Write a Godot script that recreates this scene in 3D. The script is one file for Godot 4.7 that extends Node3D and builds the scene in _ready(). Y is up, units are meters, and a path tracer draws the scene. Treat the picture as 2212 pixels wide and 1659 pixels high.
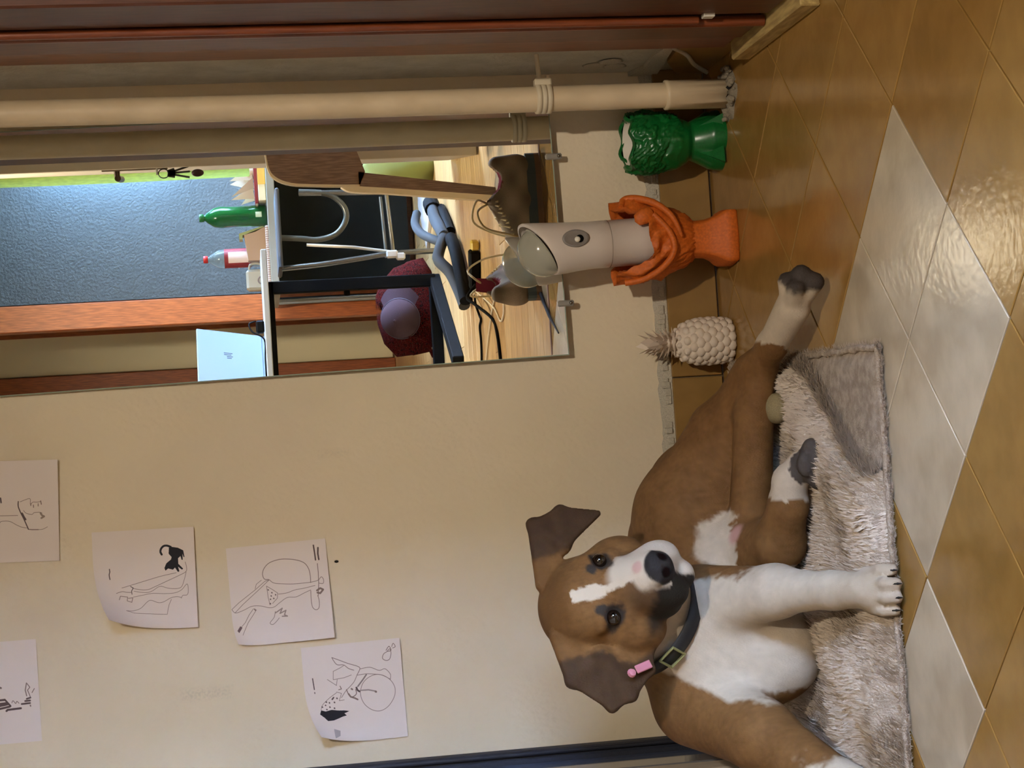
extends Node3D

# ---------------------------------------------------------------- helpers
var taken = {}
var M = {}

func numbered(called):
	if not taken.has(called):
		taken[called] = 0
		return called
	taken[called] += 1
	return "%s_%03d" % [called, taken[called]]

func tag(o, label, category, group = ""):
	o.set_meta("label", label)
	o.set_meta("category", category)
	if group != "":
		o.set_meta("group", group)
	return o

func thing(called, label, category, at = Vector3.ZERO, group = ""):
	var o = Node3D.new()
	o.name = numbered(called)
	add_child(o)
	o.position = at
	return tag(o, label, category, group)

func struct_root(called):
	var o = Node3D.new()
	o.name = called
	add_child(o)
	o.set_meta("kind", "structure")
	return o

func newst(smooth = false):
	var st = SurfaceTool.new()
	st.begin(Mesh.PRIMITIVE_TRIANGLES)
	st.set_smooth_group(0 if smooth else -1)
	return st

func part(called, st, m, parent = self):
	if st is SurfaceTool:
		st.generate_normals()
		return part_mesh(called, st.commit(), m, parent)
	return part_mesh(called, st, m, parent)

func part_mesh(called, mesh, m, parent = self):
	var o = MeshInstance3D.new()
	o.mesh = mesh
	o.material_override = m
	if parent == self:
		o.name = numbered(called)
	else:
		o.name = called
	parent.add_child(o, true)
	return o

func tri(st, a, b, c, out):
	if (b - a).cross(c - a).dot(out) > 0.0:
		var t = b
		b = c
		c = t
	st.add_vertex(a)
	st.add_vertex(b)
	st.add_vertex(c)

func quad(st, a, b, c, d, out):
	tri(st, a, b, c, out)
	tri(st, a, c, d, out)

# chamfered box; xf places its centre
func box(st, xf, size, bev = 0.0):
	if xf is Vector3:
		xf = Transform3D(Basis(), xf)
	var h = size * 0.5
	bev = min(bev, min(h.x, min(h.y, h.z)) * 0.95)
	var B = xf.basis
	if bev <= 0.0:
		for ax in 3:
			for s in [-1.0, 1.0]:
				var n = Vector3.ZERO
				n[ax] = s
				var u = Vector3.ZERO
				u[(ax + 1) % 3] = h[(ax + 1) % 3]
				var v = Vector3.ZERO
				v[(ax + 2) % 3] = h[(ax + 2) % 3]
				var c = Vector3.ZERO
				c[ax] = s * h[ax]
				quad(st, xf * (c - u - v), xf * (c + u - v), xf * (c + u + v), xf * (c - u + v), B * n)
		return
	for ax in 3:
		var i1 = (ax + 1) % 3
		var i2 = (ax + 2) % 3
		for s in [-1.0, 1.0]:
			var n = Vector3.ZERO
			n[ax] = s
			var u = Vector3.ZERO
			u[i1] = h[i1] - bev
			var v = Vector3.ZERO
			v[i2] = h[i2] - bev
			var c = Vector3.ZERO
			c[ax] = s * h[ax]
			quad(st, xf * (c - u - v), xf * (c + u - v), xf * (c + u + v), xf * (c - u + v), B * n)
		for s1 in [-1.0, 1.0]:
			for s2 in [-1.0, 1.0]:
				var p = Vector3.ZERO
				p[i1] = s1 * h[i1]
				p[i2] = s2 * (h[i2] - bev)
				var q = Vector3.ZERO
				q[i1] = s1 * (h[i1] - bev)
				q[i2] = s2 * h[i2]
				var e = Vector3.ZERO
				e[ax] = h[ax] - bev
				var n = Vector3.ZERO
				n[i1] = s1
				n[i2] = s2
				quad(st, xf * (p - e), xf * (p + e), xf * (q + e), xf * (q - e), B * n)
	for sx in [-1.0, 1.0]:
		for sy in [-1.0, 1.0]:
			for sz in [-1.0, 1.0]:
				var s = Vector3(sx, sy, sz)
				tri(st, xf * Vector3(sx * h.x, sy * (h.y - bev), sz * (h.z - bev)), xf * Vector3(sx * (h.x - bev), sy * h.y, sz * (h.z - bev)), xf * Vector3(sx * (h.x - bev), sy * (h.y - bev), sz * h.z), B * s)

func span(st, lo, hi, bev = 0.0):
	box(st, (lo + hi) * 0.5, hi - lo, bev)

# lathe round local y; profile of Vector2(radius, height); bump(theta, i, p) may change the radius
func lathe(st, profile, segs, xf = Transform3D(), bump = null):
	if xf is Vector3:
		xf = Transform3D(Basis(), xf)
	var rings = []
	for i in profile.size():
		var ring = []
		for j in segs:
			var th = TAU * j / segs
			var p = Vector3(profile[i].x * cos(th), profile[i].y, profile[i].x * sin(th))
			if bump != null:
				p = bump.call(th, i, profile[i])
			ring.append(xf * p)
		rings.append(ring)
	for i in profile.size() - 1:
		var dr = profile[i + 1].x - profile[i].x
		var dy = profile[i + 1].y - profile[i].y
		for j in segs:
			var k = (j + 1) % segs
			var th = TAU * (j + 0.5) / segs
			var out = xf.basis * Vector3(dy * cos(th), -dr, dy * sin(th))
			var a = rings[i][j]
			var b = rings[i][k]
			var c = rings[i + 1][k]
			var d = rings[i + 1][j]
			if profile[i].x < 0.00001:
				tri(st, a, c, d, out)
			elif profile[i + 1].x < 0.00001:
				tri(st, a, b, c, out)
			else:
				quad(st, a, b, c, d, out)

# tube along points; radius number or array
func tube(st, pts, r, segs = 8, caps = true, flat = 1.0):
	var rings = []
	var n = pts.size()
	var up = Vector3.UP
	var t0 = (pts[1] - pts[0]).normalized()
	if abs(t0.dot(up)) > 0.9:
		up = Vector3.RIGHT
	var side = t0.cross(up).normalized()
	for i in n:
		var t = (pts[min(i + 1, n - 1)] - pts[max(i - 1, 0)]).normalized()
		side = (side - t * side.dot(t)).normalized()
		var bi = t.cross(side)
		var rr = r[i] if r is Array else r
		var ring = []
		for j in segs:
			var a = TAU * j / segs
			ring.append(pts[i] + side * cos(a) * rr + bi * sin(a) * rr * flat)
		rings.append(ring)
	for i in n - 1:
		for j in segs:
			var k = (j + 1) % segs
			var out = rings[i][j] + rings[i][k] - pts[i] * 2.0
			quad(st, rings[i][j], rings[i][k], rings[i + 1][k], rings[i + 1][j], out)
	if caps:
		st.set_smooth_group(-1)
		for e in [0, n - 1]:
			var out = (pts[0] - pts[1]) if e == 0 else (pts[n - 1] - pts[n - 2])
			for j in segs:
				tri(st, pts[e], rings[e][j], rings[e][(j + 1) % segs], out)
		st.set_smooth_group(0)

func smooth_path(pts, per = 6):
	var out = []
	for i in pts.size() - 1:
		var a = pts[max(i - 1, 0)]
		var b = pts[i]
		var c = pts[i + 1]
		var d = pts[min(i + 2, pts.size() - 1)]
		for k in per:
			var t = float(k) / per
			out.append(b.cubic_interpolate(c, a, d, t))
	out.append(pts[pts.size() - 1])
	return out

# flat polygon (x, y) pulled along local z from 0 to depth
func prism(st, poly, depth, xf = Transform3D()):
	var idx = Geometry2D.triangulate_polygon(PackedVector2Array(poly))
	var B = xf.basis
	for i in range(0, idx.size(), 3):
		var a = poly[idx[i]]
		var b = poly[idx[i + 1]]
		var c = poly[idx[i + 2]]
		tri(st, xf * Vector3(a.x, a.y, depth), xf * Vector3(b.x, b.y, depth), xf * Vector3(c.x, c.y, depth), B * Vector3(0, 0, 1))
		tri(st, xf * Vector3(a.x, a.y, 0), xf * Vector3(b.x, b.y, 0), xf * Vector3(c.x, c.y, 0), B * Vector3(0, 0, -1))
	var area = 0.0
	for i in poly.size():
		var a = poly[i]
		var b = poly[(i + 1) % poly.size()]
		area += a.x * b.y - b.x * a.y
	for i in poly.size():
		var a = poly[i]
		var b = poly[(i + 1) % poly.size()]
		var n = Vector3(b.y - a.y, a.x - b.x, 0) * sign(area)
		quad(st, xf * Vector3(a.x, a.y, 0), xf * Vector3(b.x, b.y, 0), xf * Vector3(b.x, b.y, depth), xf * Vector3(a.x, a.y, depth), B * n)

# grid surface f(u, v) -> Vector3 with uv
func sheet(st, nu, nv, f, out):
	for i in nu:
		for j in nv:
			var c = []
			for q in [[0, 0], [1, 0], [1, 1], [0, 1]]:
				var u = float(i + q[0]) / nu
				var v = float(j + q[1]) / nv
				c.append([f.call(u, v), Vector2(u, v)])
			for t in [[0, 1, 2], [0, 2, 3]]:
				var a = c[t[0]]
				var b = c[t[1]]
				var d = c[t[2]]
				if (b[0] - a[0]).cross(d[0] - a[0]).dot(out) > 0.0:
					var s = b
					b = d
					d = s
				for w in [a, b, d]:
					st.set_uv(w[1])
					st.add_vertex(w[0])

func noise_tex(freq, c0, c1, seed_value = 1, size = 256, octaves = 4, normal = false, strength = 4.0):
	var n = FastNoiseLite.new()
	n.seed = seed_value
	n.frequency = freq
	n.fractal_octaves = octaves
	var t = NoiseTexture2D.new()
	t.width = size
	t.height = size
	t.seamless = true
	t.noise = n
	if normal:
		t.as_normal_map = true
		t.bump_strength = strength
	else:
		var g = Gradient.new()
		g.set_color(0, c0)
		g.set_color(1, c1)
		g.set_offset(0, 0.2)
		g.set_offset(1, 0.8)
		t.color_ramp = g
	return t

func mat(col, rough = 0.6, o = {}):
	var m = StandardMaterial3D.new()
	m.albedo_color = col
	m.roughness = rough
	m.metallic = o.get("metal", 0.0)
	m.metallic_specular = o.get("spec", 0.5)
	if o.has("tex"):
		m.albedo_texture = o.tex
	if o.has("normal"):
		m.normal_enabled = true
		m.normal_texture = o.normal
		m.normal_scale = o.get("nscale", 1.0)
	if o.has("scale"):
		m.uv1_triplanar = true
		m.uv1_world_triplanar = o.get("world", false)
		m.uv1_scale = o.scale
	if o.has("vc"):
		m.vertex_color_use_as_albedo = true
	if o.has("alpha"):
		m.transparency = BaseMaterial3D.TRANSPARENCY_ALPHA
		m.albedo_color.a = o.alpha
	if o.has("emit"):
		m.emission_enabled = true
		m.emission = o.emit
		m.emission_energy_multiplier = o.get("energy", 1.0)
	if o.has("back"):
		m.backlight_enabled = true
		m.backlight = o.back
	if o.has("coat"):
		m.clearcoat_enabled = true
		m.clearcoat = o.coat
		m.clearcoat_roughness = o.get("coat_rough", 0.1)
	if o.has("rim"):
		m.rim_enabled = true
		m.rim = o.rim
	return m

func C8(r, g, b):
	return Color(r / 255.0, g / 255.0, b / 255.0)

# ---------------------------------------------------------------- distance field for bodies
class Field:
	var o: Vector3
	var nx: int
	var ny: int
	var nz: int
	var c: float
	var d: PackedFloat32Array
	func _init(lo: Vector3, hi: Vector3, cell: float):
		o = lo
		c = cell
		nx = int(ceil((hi.x - lo.x) / cell)) + 1
		ny = int(ceil((hi.y - lo.y) / cell)) + 1
		nz = int(ceil((hi.z - lo.z) / cell)) + 1
		d.resize(nx * ny * nz)
		d.fill(1.0)
	func put(i: int, v: float, k: float):
		var e = d[i]
		var h = k - absf(v - e)
		if h > 0.0:
			d[i] = minf(v, e) - h * h / (4.0 * k)
		elif v < e:
			d[i] = v
	func lo_hi(a: Vector3, b: Vector3, m: float) -> Array:
		var lo = (a.min(b) - Vector3(m, m, m) - o) / c
		var hi = (a.max(b) + Vector3(m, m, m) - o) / c
		return [clampi(int(lo.x), 0, nx - 1), clampi(int(lo.y), 0, ny - 1), clampi(int(lo.z), 0, nz - 1), clampi(int(hi.x) + 1, 0, nx - 1), clampi(int(hi.y) + 1, 0, ny - 1), clampi(int(hi.z) + 1, 0, nz - 1)]
	func cap(a: Vector3, b: Vector3, ra: float, rb: float, k: float):
		var q = lo_hi(a, b, maxf(ra, rb) + k + 2.5 * c)
		var ab: Vector3 = b - a
		var l2: float = maxf(ab.length_squared(), 1e-9)
		for iz in range(q[2], q[5] + 1):
			for iy in range(q[1], q[4] + 1):
				var row = (iz * ny + iy) * nx
				for ix in range(q[0], q[3] + 1):
					var p: Vector3 = o + Vector3(ix, iy, iz) * c - a
					var t: float = clampf(p.dot(ab) / l2, 0.0, 1.0)
					put(row + ix, (p - ab * t).length() - ra - (rb - ra) * t, k)
	func ell(m: Vector3, r: Vector3, k: float, basis := Basis()):
		var R: float = maxf(r.x, maxf(r.y, r.z))
		var q = lo_hi(m, m, R + k + 2.5 * c)
		var inv = basis.transposed()
		for iz in range(q[2], q[5] + 1):
			for iy in range(q[1], q[4] + 1):
				var row = (iz * ny + iy) * nx
				for ix in range(q[0], q[3] + 1):
					var p: Vector3 = inv * (o + Vector3(ix, iy, iz) * c - m)
					var k0: float = (p / r).length()
					var k1: float = (p / (r * r)).length()
					put(row + ix, k0 * (k0 - 1.0) / maxf(k1, 1e-6) if k1 > 1e-5 else -minf(r.x, minf(r.y, r.z)), k)
	func carve(m: Vector3, r: float, k: float):
		var q = lo_hi(m, m, r + k + 2.5 * c)
		for iz in range(q[2], q[5] + 1):
			for iy in range(q[1], q[4] + 1):
				var row = (iz * ny + iy) * nx
				for ix in range(q[0], q[3] + 1):
					var v: float = r - (o + Vector3(ix, iy, iz) * c - m).length()
					var e = d[row + ix]
					var h = k - absf(v - e)
					d[row + ix] = maxf(v, e) + (h * h / (4.0 * k) if h > 0.0 else 0.0)
	func flap(a: Vector3, b: Vector3, g: Vector3, th: float, k: float):
		var q = lo_hi(a.min(b).min(g), a.max(b).max(g), th + k + 2.5 * c)
		var ba = b - a
		var cb = g - b
		var ac = a - g
		var nor = ba.cross(ac)
		var n2 = nor.length_squared()
		var e1 = ba.cross(nor)
		var e2 = cb.cross(nor)
		var e3 = ac.cross(nor)
		for iz in range(q[2], q[5] + 1):
			for iy in range(q[1], q[4] + 1):
				var row = (iz * ny + iy) * nx
				for ix in range(q[0], q[3] + 1):
					var p: Vector3 = o + Vector3(ix, iy, iz) * c
					var pa = p - a
					var pb = p - b
					var pc = p - g
					var v: float
					if signf(e1.dot(pa)) + signf(e2.dot(pb)) + signf(e3.dot(pc)) < 2.0:
						v = minf(minf((ba * clampf(ba.dot(pa) / ba.length_squared(), 0, 1) - pa).length_squared(), (cb * clampf(cb.dot(pb) / cb.length_squared(), 0, 1) - pb).length_squared()), (ac * clampf(ac.dot(pc) / ac.length_squared(), 0, 1) - pc).length_squared())
					else:
						v = nor.dot(pa) * nor.dot(pa) / n2
					put(row + ix, sqrt(v) - th, k)
	# appends vertices, normals, colours, indices
	func mesh(V: PackedVector3Array, N: PackedVector3Array, K: PackedColorArray, I: PackedInt32Array, paint: Callable, xf: Transform3D) -> Array:
		var at := PackedInt32Array()
		at.resize(nx * ny * nz)
		at.fill(-1)
		var far: float = 2.2 * c
		var sy: int = nx
		var sz: int = nx * ny
		var off := [0, 1, sy, sy + 1, sz, sz + 1, sz + sy, sz + sy + 1]
		var corner := [Vector3(0, 0, 0), Vector3(1, 0, 0), Vector3(0, 1, 0), Vector3(1, 1, 0), Vector3(0, 0, 1), Vector3(1, 0, 1), Vector3(0, 1, 1), Vector3(1, 1, 1)]
		var edges := [[0, 1], [2, 3], [4, 5], [6, 7], [0, 2], [1, 3], [4, 6], [5, 7], [0, 4], [1, 5], [2, 6], [3, 7]]
		for iz in nz - 1:
			for iy in ny - 1:
				var row = (iz * ny + iy) * nx
				for ix in nx - 1:
					var i: int = row + ix
					if absf(d[i]) > far:
						continue
					var m := 0
					for e in 8:
						if d[i + off[e]] < 0.0:
							m |= 1 << e
					if m == 0 or m == 255:
						continue
					var s := Vector3.ZERO
					var cnt := 0
					for e in edges:
						var a: float = d[i + off[e[0]]]
						var b: float = d[i + off[e[1]]]
						if (a < 0.0) != (b < 0.0):
							s += corner[e[0]].lerp(corner[e[1]], a / (a - b))
							cnt += 1
					s /= cnt
					var p: Vector3 = o + (Vector3(ix, iy, iz) + s) * c
					var v0 = d[i]
					var v1 = d[i + 1]
					var v2 = d[i + sy]
					var v3 = d[i + sy + 1]
					var v4 = d[i + sz]
					var v5 = d[i + sz + 1]
					var v6 = d[i + sz + sy]
					var v7 = d[i + sz + sy + 1]
					var n := Vector3(v1 + v3 + v5 + v7 - v0 - v2 - v4 - v6, v2 + v3 + v6 + v7 - v0 - v1 - v4 - v5, v4 + v5 + v6 + v7 - v0 - v1 - v2 - v3).normalized()
					at[i] = V.size()
					V.append(xf * p)
					N.append(xf.basis * n)
					K.append(paint.call(p, n))
		for iz in range(1, nz - 1):
			for iy in range(1, ny - 1):
				var row = (iz * ny + iy) * nx
				for ix in range(1, nx - 1):
					var i: int = row + ix
					if at[i] < 0:
						continue
					var a: float = d[i]
					var steps := [1, sy, sz]
					for ax in 3:
						var b: float = d[i + steps[ax]]
						if (a < 0.0) == (b < 0.0):
							continue
						var u: int = steps[(ax + 1) % 3]
						var w: int = steps[(ax + 2) % 3]
						var q0 = at[i]
						var q1 = at[i - u]
						var q2 = at[i - u - w]
						var q3 = at[i - w]
						if q1 < 0 or q2 < 0 or q3 < 0:
							continue
						if a < 0.0:
							I.append_array([q0, q2, q1, q0, q3, q2])
						else:
							I.append_array([q0, q1, q2, q0, q2, q3])
		return [V, N, K, I]

func array_mesh(V, N, K, I):
	var arr = []
	arr.resize(Mesh.ARRAY_MAX)
	arr[Mesh.ARRAY_VERTEX] = V
	arr[Mesh.ARRAY_NORMAL] = N
	arr[Mesh.ARRAY_COLOR] = K
	arr[Mesh.ARRAY_INDEX] = I
	var am = ArrayMesh.new()
	am.add_surface_from_arrays(Mesh.PRIMITIVE_TRIANGLES, arr)
	return am

# ---------------------------------------------------------------- ready
func _ready():
	camera_and_light()
	materials()
	shell()
	tiled_floor()
	parquet()
	door_side()
	back_room_shell()
	pipe()
	mirror()
	drawings()
	green_planter()
	orange_planter()
	dispenser()
	pineapple()
	blanket()
	dog()
	small_front_things()
	left_things()
	desk_side()
	laptop_table()
	floor_clutter()
	shoes()

func camera_and_light():
	var cam = Camera3D.new()
	cam.name = "camera"
	cam.transform = Transform3D(Basis(Vector3(-0.0637, -0.9838, 0.1674), Vector3(0.9969, -0.0550, 0.0564), Vector3(-0.0463, 0.1705, 0.9843)).orthonormalized(), Vector3(0, 0.8578, 2.9762))
	cam.fov = 22.605
	cam.near = 0.05
	cam.far = 40.0
	add_child(cam)
	cam.current = true
	var we = WorldEnvironment.new()
	we.name = "world"
	var e = Environment.new()
	e.background_mode = Environment.BG_SKY
	var sky = Sky.new()
	var sm = ProceduralSkyMaterial.new()
	sm.sky_top_color = Color(0.66, 0.78, 0.97)
	sm.sky_horizon_color = Color(0.74, 0.84, 0.97)
	sm.ground_horizon_color = Color(0.42, 0.46, 0.5)
	sm.ground_bottom_color = Color(0.3, 0.32, 0.34)
	sm.sky_energy_multiplier = 7.5
	sky.sky_material = sm
	e.sky = sky
	e.tonemap_mode = Environment.TONE_MAPPER_LINEAR
	e.tonemap_exposure = 1.3
	e.sdfgi_enabled = true
	e.ssao_enabled = true
	e.ssil_enabled = true
	we.environment = e
	add_child(we)

func materials():
	var fine = noise_tex(0.05, Color(0.86, 0.86, 0.86), Color(1, 1, 1), 3)
	var blotch = noise_tex(0.012, Color(0.94, 0.935, 0.925), Color(1, 1, 1), 7)
	var peel = noise_tex(0.06, Color(), Color(), 11, 256, 3, true, 3.0)
	var woodn = noise_tex(0.03, Color(0.80, 0.77, 0.74), Color(1, 1, 1), 21)
	var weave = noise_tex(0.12, Color(), Color(), 15, 256, 2, true, 6.0)
	M.peel = peel
	M.fine = fine
	M.blotch = blotch
	M.weave = weave
	M.woodn = woodn
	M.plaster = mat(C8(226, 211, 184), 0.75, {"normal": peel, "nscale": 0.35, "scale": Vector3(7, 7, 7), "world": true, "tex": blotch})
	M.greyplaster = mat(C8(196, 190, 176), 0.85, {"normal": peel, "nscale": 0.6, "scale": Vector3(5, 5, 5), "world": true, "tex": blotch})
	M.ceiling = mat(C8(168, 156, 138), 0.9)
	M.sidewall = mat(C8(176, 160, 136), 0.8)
	M.mortar = mat(C8(150, 138, 118), 0.95, {"tex": fine, "normal": peel, "nscale": 1.2, "scale": Vector3(30, 30, 30)})
	M.raw = mat(C8(205, 196, 178), 0.95, {"tex": fine, "normal": peel, "nscale": 1.2, "scale": Vector3(30, 30, 30)})
	M.grout = mat(C8(120, 98, 70), 0.9, {"tex": fine, "scale": Vector3(30, 30, 30)})
	M.brown_tiles = []
	for c in [C8(160, 122, 64), C8(155, 117, 60), C8(165, 126, 67)]:
		M.brown_tiles.append(mat(c, 0.15, {"tex": blotch, "normal": peel, "nscale": 0.05, "scale": Vector3(4, 4, 4), "world": true, "spec": 0.5}))
	M.white_tile = mat(C8(206, 190, 164), 0.15, {"tex": noise_tex(0.006, Color(0.9, 0.89, 0.88), Color(1, 1, 1), 31), "normal": peel, "nscale": 0.05, "scale": Vector3(4, 4, 4), "world": true})
	M.base_tile = mat(C8(148, 114, 61), 0.35, {"tex": blotch, "scale": Vector3(5, 5, 5), "world": true})
	M.parquet = []
	for c in [C8(214, 176, 118), C8(206, 166, 108), C8(220, 184, 128), C8(200, 160, 104)]:
		M.parquet.append(mat(c, 0.3, {"tex": woodn, "scale": Vector3(0.9, 6, 9), "world": true}))
	M.darkwood = mat(C8(112, 58, 32), 0.4, {"tex": woodn, "scale": Vector3(22, 1.6, 22), "world": true})
	M.darkwood2 = mat(C8(96, 52, 32), 0.45, {"tex": woodn, "scale": Vector3(26, 1.4, 26), "world": true})
	M.redwood = mat(C8(132, 66, 32), 0.35, {"tex": woodn, "scale": Vector3(30, 1.6, 30), "world": true})
	M.pine = mat(C8(198, 172, 110), 0.55, {"tex": woodn, "scale": Vector3(12, 12, 2), "world": true})
	M.orangewood = mat(C8(166, 88, 38), 0.45, {"tex": woodn, "scale": Vector3(16, 1.4, 16), "world": true})
	M.cream_door = mat(C8(236, 220, 178), 0.5)
	M.bluewall = mat(C8(58, 60, 58), 0.85, {"normal": peel, "nscale": 0.6, "scale": Vector3(4, 4, 4), "world": true})
	M.pvc = mat(C8(222, 202, 168), 0.4, {"tex": blotch, "scale": Vector3(6, 3, 6)})
	M.pvc_clamp = mat(C8(214, 200, 172), 0.45)
	M.dark = mat(C8(24, 20, 18), 0.9)
	M.mirror = mat(C8(236, 238, 234), 0.0, {"metal": 1.0})
	M.glass_edge = mat(C8(150, 165, 150), 0.1)
	M.clip = mat(C8(140, 135, 128), 0.35)
	M.white = mat(C8(232, 226, 214), 0.4)
	M.black = mat(C8(15, 15, 15), 0.7, {"spec": 0.2})
	M.chrome = mat(C8(150, 148, 142), 0.25, {"metal": 1.0})
	M.grey = mat(C8(120, 124, 128), 0.5)

# ---------------------------------------------------------------- room
func shell():
	var w = struct_root("wall_front")
	# painted wall whose visible face carries faint smudges
	var st = newst()
	span(st, Vector3(-1.3, 0, -0.12), Vector3(0.63, 2.6, -0.0005))
	part("masonry", st, M.plaster, w)
	st = newst()
	var lo = Vector2(-1.3, 0.0)
	var hi = Vector2(0.63, 2.6)
	sheet(st, 1, 1, func(u, v): return Vector3(lerp(lo.x, hi.x, u), lerp(hi.y, lo.y, v), 0.0), Vector3(0, 0, 1))
	var img = Image.create(1024, 1380, false, Image.FORMAT_RGB8)
	var n = FastNoiseLite.new()
	n.seed = 5
	n.frequency = 0.004
	n.fractal_octaves = 5
	var ni = n.get_image(1024, 1380)
	var f2 = FastNoiseLite.new()
	f2.seed = 9
	f2.frequency = 0.45
	var fi = f2.get_image(1024, 1380)
	var base = C8(228, 213, 186)
	for y in 1380:
		for x in 1024:
			var k = 0.965 + 0.05 * ni.get_pixel(x, y).r
			img.set_pixel(x, y, Color(base.r * k, base.g * k, base.b * k * (0.985 + 0.03 * ni.get_pixel(1023 - x, y).r)))
	# pencil rub marks and small dots on the paint
	for s in [[-0.318, -0.29, 0.80, 0.885, 0.07], [0.040, 0.058, 0.60, 0.655, 0.05]]:
		var x0 = int((s[0] + 1.3) / 1.93 * 1024)
		var x1 = int((s[1] + 1.3) / 1.93 * 1024)
		var y0 = int((2.6 - s[3]) / 2.6 * 1380)
		var y1 = int((2.6 - s[2]) / 2.6 * 1380)
		for y in range(y0, y1):
			for x in range(x0, x1):
				var fx = min(x - x0, x1 - x) / 6.0
				var fy = min(y - y0, y1 - y) / 6.0
				var a = s[4] * smoothstep(0.35, 0.75, fi.get_pixel(x, y).r) * clamp(min(fx, fy), 0, 1)
				var c = img.get_pixel(x, y)
				img.set_pixel(x, y, c.lerp(C8(120, 116, 108), a * 2.0))
	var pm = mat(Color(1, 1, 1), 0.7, {"tex": ImageTexture.create_from_image(img)})
	var bump = noise_tex(0.16, Color(), Color(), 19, 1024, 3, true, 2.2)
	bump.height = 1380
	bump.seamless = false
	pm.normal_enabled = true
	pm.normal_texture = bump
	pm.normal_scale = 0.14
	part("paint", st, pm, w)
	st = newst()
	lathe(st, [Vector2(0, 0), Vector2(0.0022, 0), Vector2(0.002, 0.0012), Vector2(0, 0.0014)], 8, Transform3D(Basis(Vector3.RIGHT, PI / 2).scaled(Vector3(1, 1.6, 1)), Vector3(-0.1185, 0.6341, 0.0)))
	part("nail_hole", st, M.dark, w)
	# ragged unpainted plaster band above the skirting tiles
	st = newst()
	var rng = RandomNumberGenerator.new()
	rng.seed = 4
	var xs = []
	var x = -1.3
	while x < 0.63:
		xs.append(x)
		x += rng.randf_range(0.006, 0.016)
	xs.append(0.63)
	var tops = []
	var bots = []
	for q in xs:
		tops.append(0.106 + rng.randf_range(-0.0025, 0.002))
		bots.append(0.084)
	for i in xs.size() - 1:
		var a = Vector3(xs[i], bots[i], 0.004)
		var b = Vector3(xs[i + 1], bots[i + 1], 0.004)
		var c = Vector3(xs[i + 1], tops[i + 1], 0.0015)
		var d = Vector3(xs[i], tops[i], 0.0015)
		quad(st, a, b, c, d, Vector3(0, 0.2, 1))
		quad(st, d, c, c - Vector3(0, 0, 0.0018), d - Vector3(0, 0, 0.0018), Vector3(0, 1, 0))
		var md = bots[i] + 0.013 + rng.randf_range(-0.002, 0.002)
		if rng.randf() < 0.8:
			box(st, Vector3((xs[i] + xs[i + 1]) / 2, md - 0.004, 0.004), Vector3(xs[i + 1] - xs[i], rng.randf_range(0.006, 0.014), rng.randf_range(0.003, 0.007)), 0.001)
	part("plaster_band", st, M.raw, w)
	# skirting tiles, one by one
	st = newst()
	span(st, Vector3(-1.3, 0, 0), Vector3(0.63, 0.084, 0.004))
	part("skirting_mortar", st, M.grout, w)
	var k = -1.465
	while k < 0.63:
		var l = max(k + 0.0012, -1.3)
		var r = min(k + 0.1988, 0.63)
		st = newst()
		span(st, Vector3(l, 0.003, 0.002), Vector3(r, 0.0845, 0.011), 0.0012)
		part("skirting_tile", st, M.base_tile, w)
		k += 0.2
	# left, ceiling
	var wl = struct_root("wall_left")
	st = newst()
	span(st, Vector3(-1.42, 0, -0.12), Vector3(-1.3, 2.6, 7.0))
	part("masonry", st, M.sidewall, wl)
	var c = struct_root("ceiling")
	st = newst()
	span(st, Vector3(-1.42, 2.6, -0.12), Vector3(2.52, 2.7, 7.02))
	part("slab", st, M.ceiling, c)

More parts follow.
